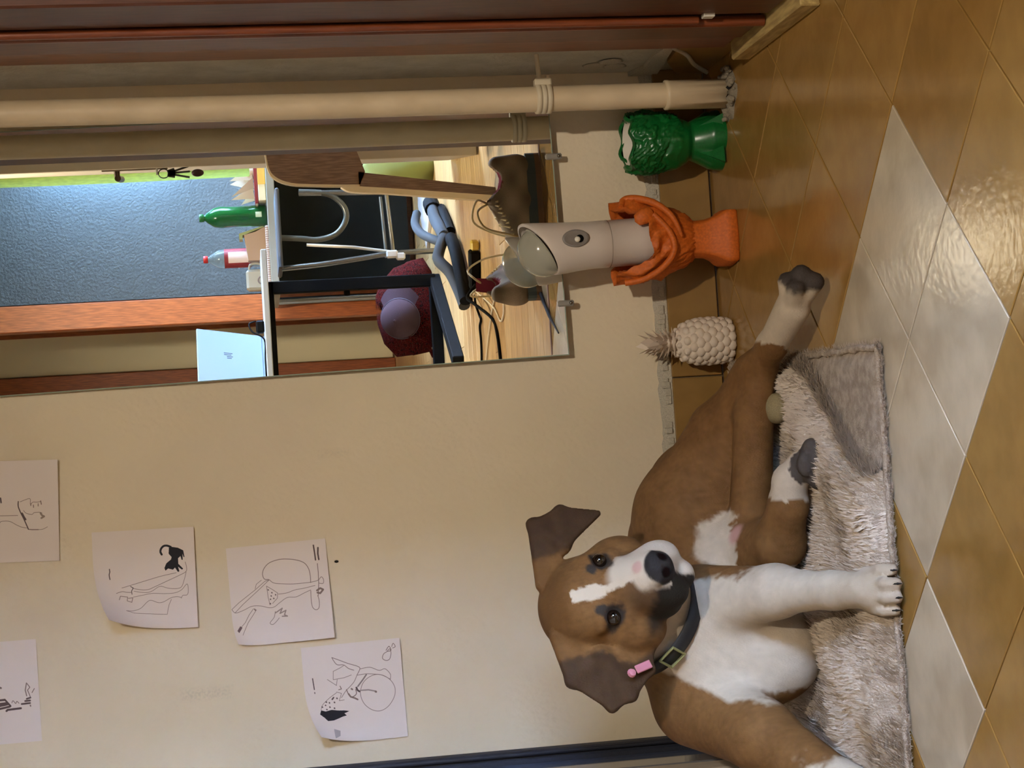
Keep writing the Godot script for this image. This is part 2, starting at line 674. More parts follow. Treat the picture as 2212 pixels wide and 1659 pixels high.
func tiled_floor():
	var f = struct_root("floor")
	var st = newst()
	span(st, Vector3(-1.42, -0.12, -0.12), Vector3(2.52, -0.0035, 1.78))
	part("mortar_bed", st, M.grout, f)
	var g = Vector2(0.1290, 0.8071)
	var a = Vector2(-0.70711, 0.70711) * 0.2
	var b = Vector2(-0.70711, -0.70711) * 0.2
	var white = {"-1,-1": 1, "0,-1": 1, "0,0": 1, "-1,0": 1, "1,1": 1, "2,-4": 1, "3,-4": 1, "2,-3": 1, "3,-3": 1, "4,-3": 1, "3,-5": 1, "1,-4": 1}
	var rect = PackedVector2Array([Vector2(-1.299, 0.006), Vector2(0.629, 0.006), Vector2(0.629, 0.585), Vector2(2.4, 0.585), Vector2(2.4, 1.765), Vector2(-1.299, 1.765)])
	var rng = RandomNumberGenerator.new()
	rng.seed = 12
	for i in range(-16, 18):
		for j in range(-18, 16):
			var p = g + a * i + b * j
			var mid = p + (a + b) * 0.5
			if mid.x < -1.6 or mid.x > 2.7 or mid.y < -0.25 or mid.y > 2.05:
				continue
			var e = 0.0055
			var poly = PackedVector2Array([p + (a + b) * e * 1.0, p + a * (1 - e) + b * e, p + (a + b) * (1 - e), p + b * (1 - e) + a * e])
			for piece in Geometry2D.intersect_polygons(poly, rect):
				if piece.size() < 3:
					continue
				var cen = Vector2.ZERO
				for q in piece:
					cen += q
				cen /= piece.size()
				st = newst()
				var tilt = Vector2(rng.randf_range(-1, 1), rng.randf_range(-1, 1)) * 0.0012
				var hgt = func(q): return (q - cen).dot(tilt)
				var inner = []
				for q in piece:
					inner.append(q + (cen - q).normalized() * 0.0016)
				for t in piece.size():
					var q0 = piece[t]
					var q1 = piece[(t + 1) % piece.size()]
					var i0 = inner[t]
					var i1 = inner[(t + 1) % piece.size()]
					var out = Vector3((q0 + q1).x / 2 - cen.x, 0.03, (q0 + q1).y / 2 - cen.y)
					tri(st, Vector3(cen.x, 0, cen.y), Vector3(i0.x, hgt.call(i0), i0.y), Vector3(i1.x, hgt.call(i1), i1.y), Vector3.UP)
					quad(st, Vector3(q0.x, hgt.call(q0) - 0.0009, q0.y), Vector3(q1.x, hgt.call(q1) - 0.0009, q1.y), Vector3(i1.x, hgt.call(i1), i1.y), Vector3(i0.x, hgt.call(i0), i0.y), out + Vector3(0, 1, 0))
					quad(st, Vector3(q0.x, -0.006, q0.y), Vector3(q1.x, -0.006, q1.y), Vector3(q1.x, hgt.call(q1) - 0.0009, q1.y), Vector3(q0.x, hgt.call(q0) - 0.0009, q0.y), out)
				var is_white = white.has("%d,%d" % [i, j])
				part("floor_tile", st, M.white_tile if is_white else M.brown_tiles[abs(i * 7 + j * 3) % 3], f)

func parquet():
	var f = struct_root("floor_parquet")
	f.name = "floor_001"
	var st = newst()
	span(st, Vector3(-1.42, -0.12, 1.78), Vector3(2.52, -0.006, 7.02))
	part("subfloor", st, M.grout, f)
	st = newst()
	span(st, Vector3(-1.3, -0.006, 1.766), Vector3(2.4, 0.0015, 1.782), 0.001)
	part("joint_strip", st, M.darkwood, f)
	var rng = RandomNumberGenerator.new()
	rng.seed = 8
	var z = 1.784
	var row = 0
	while z < 6.9:
		var wd = 0.12
		var x = -1.3 - rng.randf_range(0.0, 0.7)
		while x < 2.4:
			var len = rng.randf_range(0.9, 1.4)
			var l = max(x + 0.0007, -1.299)
			var r = min(x + len - 0.0007, 2.399)
			if r - l > 0.02:
				st = newst()
				span(st, Vector3(l, -0.006, z + 0.0006), Vector3(r, 0.0, min(z + wd - 0.0006, 6.9)), 0.0008)
				part("plank", st, M.parquet[rng.randi() % 4], f)
			x += len
		z += wd
		row += 1

func door_side():
	var w = struct_root("wall_right")
	var st = newst()
	span(st, Vector3(0.63, 0, -0.12), Vector3(0.75, 2.6, 0.585))
	span(st, Vector3(0.75, 0, 0.465), Vector3(2.52, 2.6, 0.585))
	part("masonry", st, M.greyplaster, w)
	# skirting pieces, cracked plaster and the crumbling edge
	st = newst()
	prism(st, [Vector2(0.012, 0.002), Vector2(0.10, 0.002), Vector2(0.10, 0.082), Vector2(0.012, 0.045)], 0.008, Transform3D(Basis(Vector3(0, 0, 1), Vector3(0, 1, 0), Vector3(-1, 0, 0)), Vector3(0.63, 0, 0)))
	part("skirting_tile", st, M.base_tile, w)
	st = newst()
	prism(st, [Vector2(0.103, 0.002), Vector2(0.232, 0.002), Vector2(0.232, 0.094), Vector2(0.103, 0.083)], 0.009, Transform3D(Basis(Vector3(0, 0, 1), Vector3(0, 1, 0), Vector3(-1, 0, 0)), Vector3(0.63, 0, 0)))
	part("skirting_tile", st, M.base_tile, w)
	st = newst()
	prism(st, [Vector2(0.0, 0.075), Vector2(0.11, 0.087), Vector2(0.22, 0.099), Vector2(0.235, 0.108), Vector2(0.15, 0.115), Vector2(0.05, 0.108), Vector2(0.0, 0.122)], 0.007, Transform3D(Basis(Vector3(0, 0, 1), Vector3(0, 1, 0), Vector3(-1, 0, 0)), Vector3(0.63, 0, 0)))
	part("plaster_band", st, M.raw, w)
	st = newst(true)
	tube(st, smooth_path([Vector3(0.622, 0.098, 0.20), Vector3(0.618, 0.07, 0.17), Vector3(0.612, 0.048, 0.13), Vector3(0.605, 0.02, 0.10)], 5), 0.0035, 6)
	part("mortar_bead", st, M.raw, w)
	st = newst(true)
	for q in [[0.628, 0.17, 0.09], [0.629, 0.19, 0.06], [0.629, 0.155, 0.05]]:
		lathe(st, [Vector2(0, -0.02), Vector2(0.016, -0.012), Vector2(0.02, 0), Vector2(0.014, 0.013), Vector2(0, 0.02)], 9, Transform3D(Basis().scaled(Vector3(0.12, 1, 1)), Vector3(q[0], q[1], q[2])))
	part("plaster_patch", st, M.raw, w)
	# door with its wooden casing, of which the near boards show
	var d = struct_root("door_1")
	st = newst()
	span(st, Vector3(0.612, 0.03, 0.240), Vector3(0.632, 2.1, 0.325), 0.003)
	part("casing_board", st, M.redwood, d)
	st = newst()
	span(st, Vector3(0.606, 0.03, 0.329), Vector3(0.632, 2.1, 0.425), 0.003)
	part("casing_board", st, M.darkwood, d)
	st = newst(true)
	tube(st, [Vector3(0.606, 0.03, 0.432), Vector3(0.606, 2.1, 0.432)], 0.008, 10)
	part("moulding", st, M.redwood, d)
	st = newst(true)
	tube(st, [Vector3(0.604, 0.13, 0.452), Vector3(0.604, 2.1, 0.452)], 0.006, 10)
	part("moulding", st, M.redwood, d)
	st = newst()
	span(st, Vector3(0.609, 0.03, 0.459), Vector3(0.632, 2.1, 0.575), 0.003)
	part("jamb_board", st, M.darkwood2, d)
	st = newst()
	span(st, Vector3(0.604, 0.11, 0.455), Vector3(0.61, 0.126, 0.47), 0.001)
	part("corner_block", st, M.white, d)
	var th = struct_root("trim_1")
	st = newst()
	span(st, Vector3(0.588, 0.0, 0.262), Vector3(0.63, 0.028, 0.585), 0.002)
	part("threshold", st, M.pine, th)

func back_room_shell():
	# right wall with the window that lets the cool daylight in
	var w = struct_root("wall_right_room")
	w.name = "wall_side"
	var st = newst()
	var z0 = 3.7
	var z1 = 5.25
	var y0 = 0.75
	var y1 = 2.2
	span(st, Vector3(2.4, 0, 0.5), Vector3(2.52, 2.6, z0))
	span(st, Vector3(2.4, 0, z1), Vector3(2.52, 2.6, 7.02))
	span(st, Vector3(2.4, 0, z0), Vector3(2.52, y0, z1))
	span(st, Vector3(2.4, y1, z0), Vector3(2.52, 2.6, z1))
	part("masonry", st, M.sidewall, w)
	var win = struct_root("window_1")
	for q in [[z0, z0 + 0.05, y0, y1], [z1 - 0.05, z1, y0, y1], [(z0 + z1) / 2 - 0.03, (z0 + z1) / 2 + 0.03, y0, y1], [z0, z1, y0, y0 + 0.05], [z0, z1, y1 - 0.05, y1]]:
		st = newst()
		span(st, Vector3(2.43, q[2], q[0]), Vector3(2.49, q[3], q[1]), 0.004)
		part("window_frame", st, M.white, win)
	var pane = mat(Color(1, 1, 1), 0.0, {"alpha": 0.06})
	for q in [[z0 + 0.05, (z0 + z1) / 2 - 0.03], [(z0 + z1) / 2 + 0.03, z1 - 0.05]]:
		st = newst()
		span(st, Vector3(2.457, y0 + 0.05, q[0]), Vector3(2.461, y1 - 0.05, q[1]))
		part("pane", st, pane, win)
	# blue-grey wall behind the desk and the recess beside it
	var b = struct_root("wall_back")
	st = newst()
	span(st, Vector3(0.845, 0, 5.4), Vector3(2.52, 2.6, 5.52))
	span(st, Vector3(0.845, 0, 5.52), Vector3(0.965, 2.6, 6.9))
	part("masonry", st, M.bluewall, b)
	st = newst()
	span(st, Vector3(0.845, 0, 5.385), Vector3(2.4, 0.03, 5.4), 0.003)
	part("skirting_board", st, M.darkwood, b)
	var b2 = struct_root("wall_recess")
	st = newst()
	span(st, Vector3(-1.42, 0, 6.9), Vector3(2.52, 2.6, 7.02))
	part("masonry", st, M.plaster, b2)
	var d = struct_root("door_2")
	st = newst()
	span(st, Vector3(0.632, 0.01, 6.865), Vector3(0.85, 2.4, 6.898), 0.003)
	part("door_leaf", st, M.cream_door, d)
	st = newst()
	span(st, Vector3(0.835, 0.02, 6.84), Vector3(0.845, 2.5, 6.899), 0.002)
	span(st, Vector3(0.82, 0.02, 6.82), Vector3(0.845, 2.5, 6.83), 0.002)
	part("door_stop", st, M.orangewood, d)
	st = newst()
	span(st, Vector3(0.50, 0.0, 6.84), Vector3(0.628, 2.5, 6.899), 0.004)
	part("casing_board", st, M.orangewood, d)
	# wooden post that ends the blue wall
	var p = struct_root("trim_2")
	st = newst()
	span(st, Vector3(0.728, 0.02, 5.40), Vector3(0.843, 2.55, 5.50), 0.004)
	part("post", st, M.orangewood, p)
	# pendant lamp hanging in the back room
	var l = thing("pendant_lamp", "small white globe pendant lamp under an added metal shade hanging from the back room ceiling", "lamp", Vector3(0.68, 2.08, 3.3))
	st = newst(true)
	var prof = []
	for i in 17:
		var t = PI * i / 16
		prof.append(Vector2(0.06 * sin(t), -0.06 * cos(t)))
	lathe(st, prof, 24)
	part("lamp_globe", st, mat(C8(255, 244, 224), 0.4, {"emit": Color(1.0, 0.93, 0.82), "energy": 12.0}), l)
	st = newst(true)
	tube(st, [Vector3(0, 0.055, 0), Vector3(0, 0.52, 0)], 0.004, 8)
	part("cord", st, M.black, l)
	st = newst(true)
	lathe(st, [Vector2(0.152, -0.040), Vector2(0.148, 0.03), Vector2(0.125, 0.08), Vector2(0.08, 0.115), Vector2(0.02, 0.13), Vector2(0.0, 0.13)], 32)
	part("added_lamp_shade", st, mat(C8(200, 196, 188), 0.5), l)  # unseen shade, added to dim the ceiling and upper wall
	st = newst(true)
	lathe(st, [Vector2(0, 0.52), Vector2(0.045, 0.52), Vector2(0.045, 0.50), Vector2(0.01, 0.47), Vector2(0, 0.47)], 20)
	part("ceiling_rose", st, M.white, l)
	var om = OmniLight3D.new()
	om.name = "lamp_light"
	om.light_color = Color(1.0, 0.95, 0.868)
	om.light_energy = 3.6
	om.omni_range = 12.0
	om.omni_attenuation = 2.0
	om.light_size = 0.035
	om.shadow_enabled = true
	l.add_child(om)

	# unseen doorway wall at the parquet edge, added to block window light
	var jw = struct_root("wall_doorway_blocker")
	st = newst()
	span(st, Vector3(0.84, 0, 1.74), Vector3(2.4, 2.6, 1.84))
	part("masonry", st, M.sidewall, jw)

# ---------------------------------------------------------------- things on and by the front wall
func pipe():
	var o = thing("drain_pipe", "cream plastic pipe running up the corner beside the mirror", "pipe", Vector3(0.562, 0, 0.145))
	var st = newst(true)
	tube(st, [Vector3(0, 0.09, 0), Vector3(-0.001, 0.6, 0), Vector3(0.002, 1.2, 0), Vector3(0.004, 2.6, 0)], 0.0192, 28)
	part("pipe_run", st, M.pvc, o)
	st = newst(true)
	var rng = RandomNumberGenerator.new()
	rng.seed = 3
	var jag = []
	for i in 28:
		jag.append(rng.randf_range(-0.006, 0.004))
	lathe(st, [Vector2(0.0185, 0.008), Vector2(0.0225, 0.008), Vector2(0.0222, 0.095), Vector2(0.0228, 0.097), Vector2(0.0228, 0.102), Vector2(0.019, 0.103)], 28, Transform3D(), func(th, i, p): return Vector3(p.x * cos(th), p.y + (jag[int(round(th / TAU * 28)) % 28] if i < 2 else 0.0), p.x * sin(th)))
	part("socket", st, M.pvc, o)
	st = newst(true)
	lathe(st, [Vector2(0, 0.002), Vector2(0.02, 0.002), Vector2(0.0185, 0.02), Vector2(0, 0.02)], 20)
	part("hole", st, M.dark, o)
	st = newst(true)
	for y in [0.284, 0.292, 0.300]:
		lathe(st, [Vector2(0.0192, y - 0.004), Vector2(0.0225, y - 0.0035), Vector2(0.0228, y), Vector2(0.0225, y + 0.0035), Vector2(0.0192, y + 0.004)], 28)
	part("clamp", st, M.pvc_clamp, o)
	st = newst()
	box(st, Vector3(0.024, 0.292, 0.004), Vector3(0.012, 0.026, 0.016), 0.002)
	box(st, Vector3(0.031, 0.284, 0.004), Vector3(0.008, 0.006, 0.014), 0.001)
	part("clamp_lug", st, M.pvc_clamp, o)
	st = newst(true)
	tube(st, [Vector3(0.028, 0.297, 0.006), Vector3(0.066, 0.300, 0.010)], 0.0035, 10)
	part("clamp_rod", st, M.pvc_clamp, o)
	# crumbled mortar round the foot of the pipe
	var c = thing("mortar_crumble", "crumbled whitish mortar round the foot of the cream pipe", "mortar", Vector3(0.562, 0, 0.145))
	for i in 46:
		var th = rng.randf_range(0, TAU)
		if cos(th) < -0.2 and sin(th) < 0.3 and rng.randf() < 0.6:
			th += PI * 0.7
		var r = rng.randf_range(0.026, 0.040)
		var s = rng.randf_range(0.003, 0.0075)
		st = newst()
		box(st, Transform3D(Basis.from_euler(Vector3(rng.randf() * 3, rng.randf() * 3, rng.randf() * 3)), Vector3(r * cos(th), s * 0.5 + rng.randf() * 0.004, r * sin(th) * 1.1)), Vector3(s * 1.5, s, s * 1.2), s * 0.25)
		part("crumb", st, M.mortar, c)
	st = newst(true)
	lathe(st, [Vector2(0.023, 0.001), Vector2(0.025, 0.012), Vector2(0.034, 0.007), Vector2(0.043, 0.0)], 30, Transform3D(), func(th, i, p): return Vector3((p.x - 0.002 + 0.007 * sin(th * 5 + i) * sin(th * 2.0)) * cos(th), p.y * (0.5 + 0.5 * sin(th * 7 + 2)), (p.x - 0.002 + 0.006 * cos(th * 4)) * sin(th)))
	part("mortar_ring", st, M.mortar, c)

func mirror():
	# leans out a degree at the bottom
	var o = thing("wall_mirror", "tall frameless rectangular wall mirror hung left of the cream pipe", "mirror", Vector3(0.1792, 0.2525, 0.0253))
	var up = Vector3(-0.0183, 1, -0.01745).normalized()
	var nrm = Vector3(0, 0.01745, 1).normalized()
	var right = up.cross(nrm).normalized()
	nrm = right.cross(up).normalized()
	var B = Basis(right, up, nrm)
	o.basis = B
	var st = newst()
	span(st, Vector3(0.0015, 0.0015, -0.002), Vector3(0.3985, 0.9985, 0.0))
	part("mirror_glass", st, M.mirror, o)
	st = newst()
	for q in [[0, 0.4, 0, 0.0015], [0, 0.4, 0.9985, 1.0], [0, 0.0015, 0.0015, 0.9985], [0.3985, 0.4, 0.0015, 0.9985]]:
		span(st, Vector3(q[0], q[2], -0.004), Vector3(q[1], q[3], 0.0))
	span(st, Vector3(0.0015, 0.0015, -0.005), Vector3(0.3985, 0.9985, -0.0025))
	part("glass_edge", st, M.glass_edge, o)
	for q in [0.0815, 0.3145]:
		st = newst()
		box(st, Vector3(q, -0.001, -0.0015), Vector3(0.0095, 0.026, 0.011), 0.002)
		var cl = part("clip", st, M.clip, o)
		st = newst(true)
		lathe(st, [Vector2(0, 0.0), Vector2(0.003, 0.0), Vector2(0.0022, 0.0015), Vector2(0, 0.0018)], 10, Transform3D(Basis(Vector3.RIGHT, PI / 2), Vector3(q, -0.009, 0.004)))
		part("screw", st, M.chrome, cl)
	for q in [0.0815, 0.3145]:
		st = newst()
		box(st, Vector3(q, -0.004, -0.015), Vector3(0.006, 0.008, 0.024))
		part("bracket", st, M.clip, o)

# ink lines on a sheet; pts in any units, turned into the sheet's own 0..1 by its corners
func ink(img, af, pts, w, col, strength = 1.0):
	var W = img.get_width()
	var H = img.get_height()
	var prev = null
	for p in pts:
		var q = Vector2(af.call(p).x * W, af.call(p).y * H)
		if prev != null:
			var n = int(max(1, (q - prev).length() * 1.5))
			for i in n + 1:
				dot(img, prev.lerp(q, float(i) / n), w, col, strength)
		else:
			dot(img, q, w, col, strength)
		prev = q

func dot(img, c, r, col, strength):
	for y in range(int(c.y - r - 1), int(c.y + r + 2)):
		for x in range(int(c.x - r - 1), int(c.x + r + 2)):
			if x < 0 or y < 0 or x >= img.get_width() or y >= img.get_height():
				continue
			var a = clamp(r + 0.5 - Vector2(x + 0.5, y + 0.5).distance_to(c), 0, 1) * strength
			if a > 0:
				var o = img.get_pixel(x, y)
				var k = o.lerp(col, a)
				img.set_pixel(x, y, Color(min(o.r, k.r), min(o.g, k.g), min(o.b, k.b)))

func fill_poly(img, af, pts, col):
	var W = img.get_width()
	var H = img.get_height()
	var poly = PackedVector2Array()
	var lo = Vector2(1e9, 1e9)
	var hi = -lo
	for p in pts:
		var q = af.call(p)
		q = Vector2(q.x * W, q.y * H)
		poly.append(q)
		lo = lo.min(q)
		hi = hi.max(q)
	for y in range(max(0, int(lo.y)), min(H, int(hi.y) + 2)):
		for x in range(max(0, int(lo.x)), min(W, int(hi.x) + 2)):
			if Geometry2D.is_point_in_polygon(Vector2(x + 0.5, y + 0.5), poly):
				img.set_pixel(x, y, col)

func curve2(pts, per = 5):
	var out = []
	for i in pts.size() - 1:
		var a = pts[max(i - 1, 0)]
		var b = pts[i]
		var c = pts[i + 1]
		var d = pts[min(i + 2, pts.size() - 1)]
		for k in per:
			out.append(b.cubic_interpolate(c, a, d, float(k) / per))
	out.append(pts[pts.size() - 1])
	return out

func pairs(a):
	var out = []
	for i in range(0, a.size(), 2):
		out.append(Vector2(a[i], a[i + 1]))
	return out

# br, bl: lower corners on the wall; curl: how far the upper left / whole corner lifts off
func paper(label, br, bl, corners, strokes, curl, lift):
	var size = 0.152
	var R = Vector3(br.x - bl.x, br.y - bl.y, 0).normalized()
	var U = Vector3(-R.y, R.x, 0)
	var o = thing("drawing", label, "drawing", Vector3(bl.x, bl.y, 0.0), "drawings pinned on the cream wall")
	var img = Image.create(512, 512, false, Image.FORMAT_RGB8)
	img.fill(C8(232, 220, 214))
	var BR = corners[0]
	var BL = corners[1]
	var TR = corners[2]
	var ex = BR - BL
	var ey = BR - TR
	var det = ex.x * ey.y - ex.y * ey.x
	# u runs left to right, v top to bottom
	var af = func(p):
		var q = p - BR
		var s = (q.x * ey.y - q.y * ey.x) / det
		var t = (ex.x * q.y - ex.y * q.x) / det
		return Vector2(1.0 + s, 1.0 + t)
	for s in strokes:
		if s[0] == "fill":
			fill_poly(img, af, pairs(s[2]), s[1])
		elif s[0] == "line":
			ink(img, af, pairs(s[2]), s[1], s[3] if s.size() > 3 else C8(130, 112, 106), 0.5)
		else:
			ink(img, af, curve2(pairs(s[2])), s[1], s[3] if s.size() > 3 else C8(130, 112, 106), 0.5)
	var m = mat(Color(1, 1, 1), 0.8, {"tex": ImageTexture.create_from_image(img)})
	m.texture_repeat = false
	var bend = func(u, v):
		# distance from the upper left corner along the diagonal
		var q = (u + v * 0.85)
		var k = max(0.0, curl.x - q) / curl.x
		var z = 0.0012 + lift.x * v * (1.0 - u) + lift.y * v * u + curl.y * k * k
		var sh = k * k * curl.z
		return Vector3(R.x, R.y, 0) * (u * size + sh) + U * ((1.0 - v) * size - sh) + Vector3(0, 0, z)
	var st = newst(true)
	sheet(st, 20, 20, bend, Vector3(0, 0, 1))
	part("sheet", st, m, o)
	st = newst(true)
	sheet(st, 20, 20, func(u, v): return bend.call(u, v) - Vector3(0, 0, 0.0003), Vector3(0, 0, -1))
	part("sheet_back", st, M.white, o)
	return o

func drawings():
	var pen = C8(134, 114, 108)
	var dark = C8(92, 76, 76)
	var ink_black = C8(26, 25, 34)
	# black cat beside a reclining figure
	paper("square line drawing with a solid black cat, top left corner curling", Vector2(-0.0505, 0.8482), Vector2(-0.2024, 0.8497), [Vector2(1570, 120), Vector2(1645, 1550), Vector2(75, 150)], [
		["fill", ink_black, [1210, 405, 1250, 395, 1340, 410, 1420, 450, 1440, 545, 1425, 545, 1410, 500, 1412, 585, 1398, 585, 1380, 530, 1345, 560, 1350, 640, 1420, 710, 1405, 725, 1345, 680, 1365, 745, 1345, 755, 1300, 690, 1270, 720, 1200, 700, 1160, 730, 1145, 690, 1175, 625, 1240, 575, 1250, 540, 1205, 490]],
		["curve", 5.0, [1235, 395, 1180, 375, 1130, 380, 1095, 415, 1085, 460, 1105, 500], ink_black],
		["line", 2.4, [340, 680, 345, 720, 335, 760, 345, 830], dark],
		["curve", 1.3, [520, 955, 650, 920, 880, 860, 1100, 805, 1320, 765], pen],
		["curve", 1.3, [680, 960, 780, 985, 900, 990, 1000, 955, 1180, 880, 1350, 810, 1460, 755, 1470, 690, 1450, 615], pen],
		["curve", 1.2, [700, 1005, 860, 1030, 960, 1015, 1080, 950, 1200, 980, 1330, 990, 1400, 965, 1440, 860, 1465, 760], pen],
		["curve", 1.2, [690, 1090, 860, 1060, 980, 1045, 1150, 1055, 1300, 1050, 1400, 1010, 1480, 930, 1498, 1030, 1480, 1085, 1420, 1090, 1395, 1130], pen],
		["curve", 1.2, [555, 1310, 660, 1305, 790, 1260, 900, 1160, 960, 1145, 1060, 1180, 1140, 1170, 1240, 1120, 1330, 1105, 1395, 1120], pen],
		["line", 1.2, [555, 1310, 680, 1340, 940, 1340, 1190, 1350, 1215, 1220, 1250, 1140], pen],
		["line", 1.8, [650, 935, 690, 960, 665, 1000, 670, 1050], dark],
		["curve", 1.4, [430, 1040, 520, 1010, 600, 1020, 660, 1020], pen],
		["line", 1.6, [465, 1140, 490, 1080, 600, 1090, 590, 1150, 660, 1170, 680, 1100, 610, 1110], pen],
	], Vector3(0.75, 0.048, 0.022), Vector2(0.006, 0.004))
	paper("square line drawing of a leaning figure with a big round loop", Vector2(-0.0796, 0.6496), Vector2(-0.2337, 0.6445), [Vector2(1425, 135), Vector2(1540, 1505), Vector2(70, 235)], [
		["curve", 1.7, [650, 680, 590, 670, 565, 600, 590, 520, 660, 450, 780, 410, 900, 405, 1040, 425, 1140, 470, 1195, 550, 1215, 640, 1220, 740], pen],
		["line", 1.3, [150, 1075, 240, 990, 460, 820, 600, 700, 660, 685], pen],
		["line", 1.3, [190, 1125, 300, 1010, 500, 830, 650, 690], pen],
		["line", 1.2, [465, 800, 480, 740, 550, 685], pen],
		["curve", 1.4, [660, 685, 720, 730, 850, 745, 1000, 750, 1210, 735, 1320, 710, 1365, 665, 1395, 700, 1390, 755, 1330, 750], pen],
		["curve", 1.3, [780, 885, 900, 870, 1000, 835, 1150, 810, 1280, 780], pen],
		["curve", 1.3, [150, 1080, 200, 1125, 310, 1090, 420, 1040, 540, 1040, 640, 1065, 720, 1060, 800, 1000, 900, 935, 1020, 930, 1130, 880, 1220, 840], pen],
		["curve", 1.5, [1220, 850, 1225, 960, 1240, 1070, 1285, 1115, 1330, 1090, 1335, 1000, 1315, 920], pen],
		["line", 1.8, [1315, 480, 1325, 600, 1330, 760, 1320, 930], pen],
		["line", 4.5, [1305, 850, 1350, 820, 1390, 840, 1350, 890, 1310, 880], pen],
		["line", 3.4, [1262, 225, 1278, 330, 1290, 430], dark],
		["line", 3.8, [1325, 260, 1322, 340, 1335, 425], dark],
		["line", 1.3, [620, 770, 640, 920, 665, 1030], pen],
		["line", 1.3, [620, 770, 700, 820, 770, 870, 765, 940, 700, 1010], pen],
		["line", 3.0, [640, 820, 645, 825], dark], ["line", 3.0, [690, 860, 693, 866], dark], ["line", 3.0, [680, 905, 684, 910], dark], ["line", 3.0, [740, 890, 742, 896], dark], ["line", 3.0, [670, 950, 674, 955], dark], ["line", 3.0, [715, 940, 718, 945], dark], ["line", 3.0, [668, 1010, 672, 1016], dark],
		["line", 1.3, [440, 1075, 380, 1160, 330, 1260, 270, 1330], pen],
		["line", 1.3, [480, 1090, 430, 1170, 370, 1260, 330, 1350, 290, 1440], pen],
		["line", 3.0, [455, 1080, 470, 1100], pen],
		["fill", C8(108, 88, 92), [215, 1380, 260, 1310, 290, 1330, 240, 1410]],
		["curve", 1.3, [735, 1120, 720, 1200, 665, 1275, 700, 1300, 750, 1260, 790, 1210], pen],
		["line", 3.0, [740, 1140, 830, 1080, 800, 1150, 880, 1110, 860, 1170, 900, 1190, 830, 1190], C8(158, 140, 134)],
	], Vector3(0.30, 0.014, 0.006), Vector2(0.010, 0.0))
	paper("square line drawing of a black-haired figure over a big wheel, lowest sheet", Vector2(-0.2407, 0.5446), Vector2(-0.3942, 0.5404), [Vector2(1480, 100), Vector2(1600, 1465), Vector2(90, 215)], [
		["fill", C8(24, 22, 32), [365, 1085, 430, 1100, 520, 1075, 620, 1085, 700, 1085, 770, 1095, 740, 1110, 700, 1125, 735, 1155, 680, 1170, 600, 1205, 540, 1230, 450, 1245, 400, 1195, 340, 1150]],
		["curve", 1.4, [925, 830, 960, 720, 1040, 640, 1150, 600, 1260, 620, 1360, 690, 1415, 790, 1410, 900, 1350, 1010, 1270, 1080, 1180, 1105, 1080, 1080, 990, 1010, 940, 920, 925, 830], pen],
		["line", 3.4, [930, 815, 1040, 810, 1140, 830], C8(160, 146, 142)],
		["line", 5.0, [1140, 835, 1150, 840], pen],
		["curve", 1.6, [525, 355, 620, 390, 750, 440, 880, 480, 920, 515, 880, 600], pen],
		["curve", 1.6, [525, 355, 550, 400, 600, 455, 690, 460, 760, 510, 835, 535], pen],
		["curve", 1.4, [880, 600, 840, 690, 780, 760, 720, 820, 660, 910], pen],
		["line", 1.3, [545, 545, 640, 500, 690, 470], pen], ["line", 1.3, [545, 545, 545, 660, 700, 635, 800, 600], pen], ["line", 1.3, [600, 660, 590, 740, 460, 655], pen],
		["curve", 1.4, [920, 520, 1060, 500, 1190, 545, 1275, 525, 1350, 600, 1350, 670], pen], ["curve", 1.4, [880, 605, 1000, 590, 1120, 595, 1230, 610, 1350, 670], pen],
		["line", 3.6, [1010, 600, 960, 670, 890, 760], C8(140, 126, 124)],
		["line", 4.5, [870, 775, 885, 810, 915, 830], dark], ["line", 4.0, [800, 790, 815, 800], pen], ["line", 4.0, [760, 860, 790, 900, 850, 920, 890, 940], pen], ["curve", 2.2, [730, 800, 770, 880, 820, 900, 870, 860, 860, 800], pen],
		["line", 2.0, [640, 750, 660, 790, 620, 800], pen], ["line", 1.3, [590, 830, 660, 850, 630, 950, 700, 940], pen], ["curve", 1.3, [590, 840, 480, 920, 390, 1010, 365, 1085], pen],
		["line", 3.6, [445, 965, 450, 968], dark], ["line", 3.6, [530, 930, 550, 905], dark], ["line", 3.6, [595, 915, 600, 920], dark], ["line", 3.6, [490, 975, 493, 980], dark], ["line", 3.6, [435, 1010, 438, 1014], dark], ["line", 3.6, [385, 1035, 390, 1040], dark], ["line", 3.6, [495, 1035, 500, 1040], dark], ["line", 3.6, [560, 970, 565, 975], dark], ["line", 3.6, [450, 1070, 455, 1072], dark], ["line", 3.6, [560, 1050, 565, 1055], dark],
		["line", 2.6, [255, 640, 268, 720, 280, 790], dark], ["line", 2.2, [285, 830, 287, 845], dark],
		["curve", 1.6, [1300, 290, 1255, 320, 1240, 380, 1290, 410, 1340, 390, 1360, 310, 1340, 250, 1300, 290], pen], ["curve", 1.8, [1290, 270, 1330, 215, 1360, 270, 1310, 285], pen], ["curve", 1.6, [1370, 220, 1390, 175, 1420, 220, 1380, 240], pen],
		["fill", C8(176, 166, 166), [520, 1365, 620, 1385, 600, 1470, 500, 1530]],
	], Vector3(0.62, 0.036, 0.018), Vector2(0.002, 0.004))
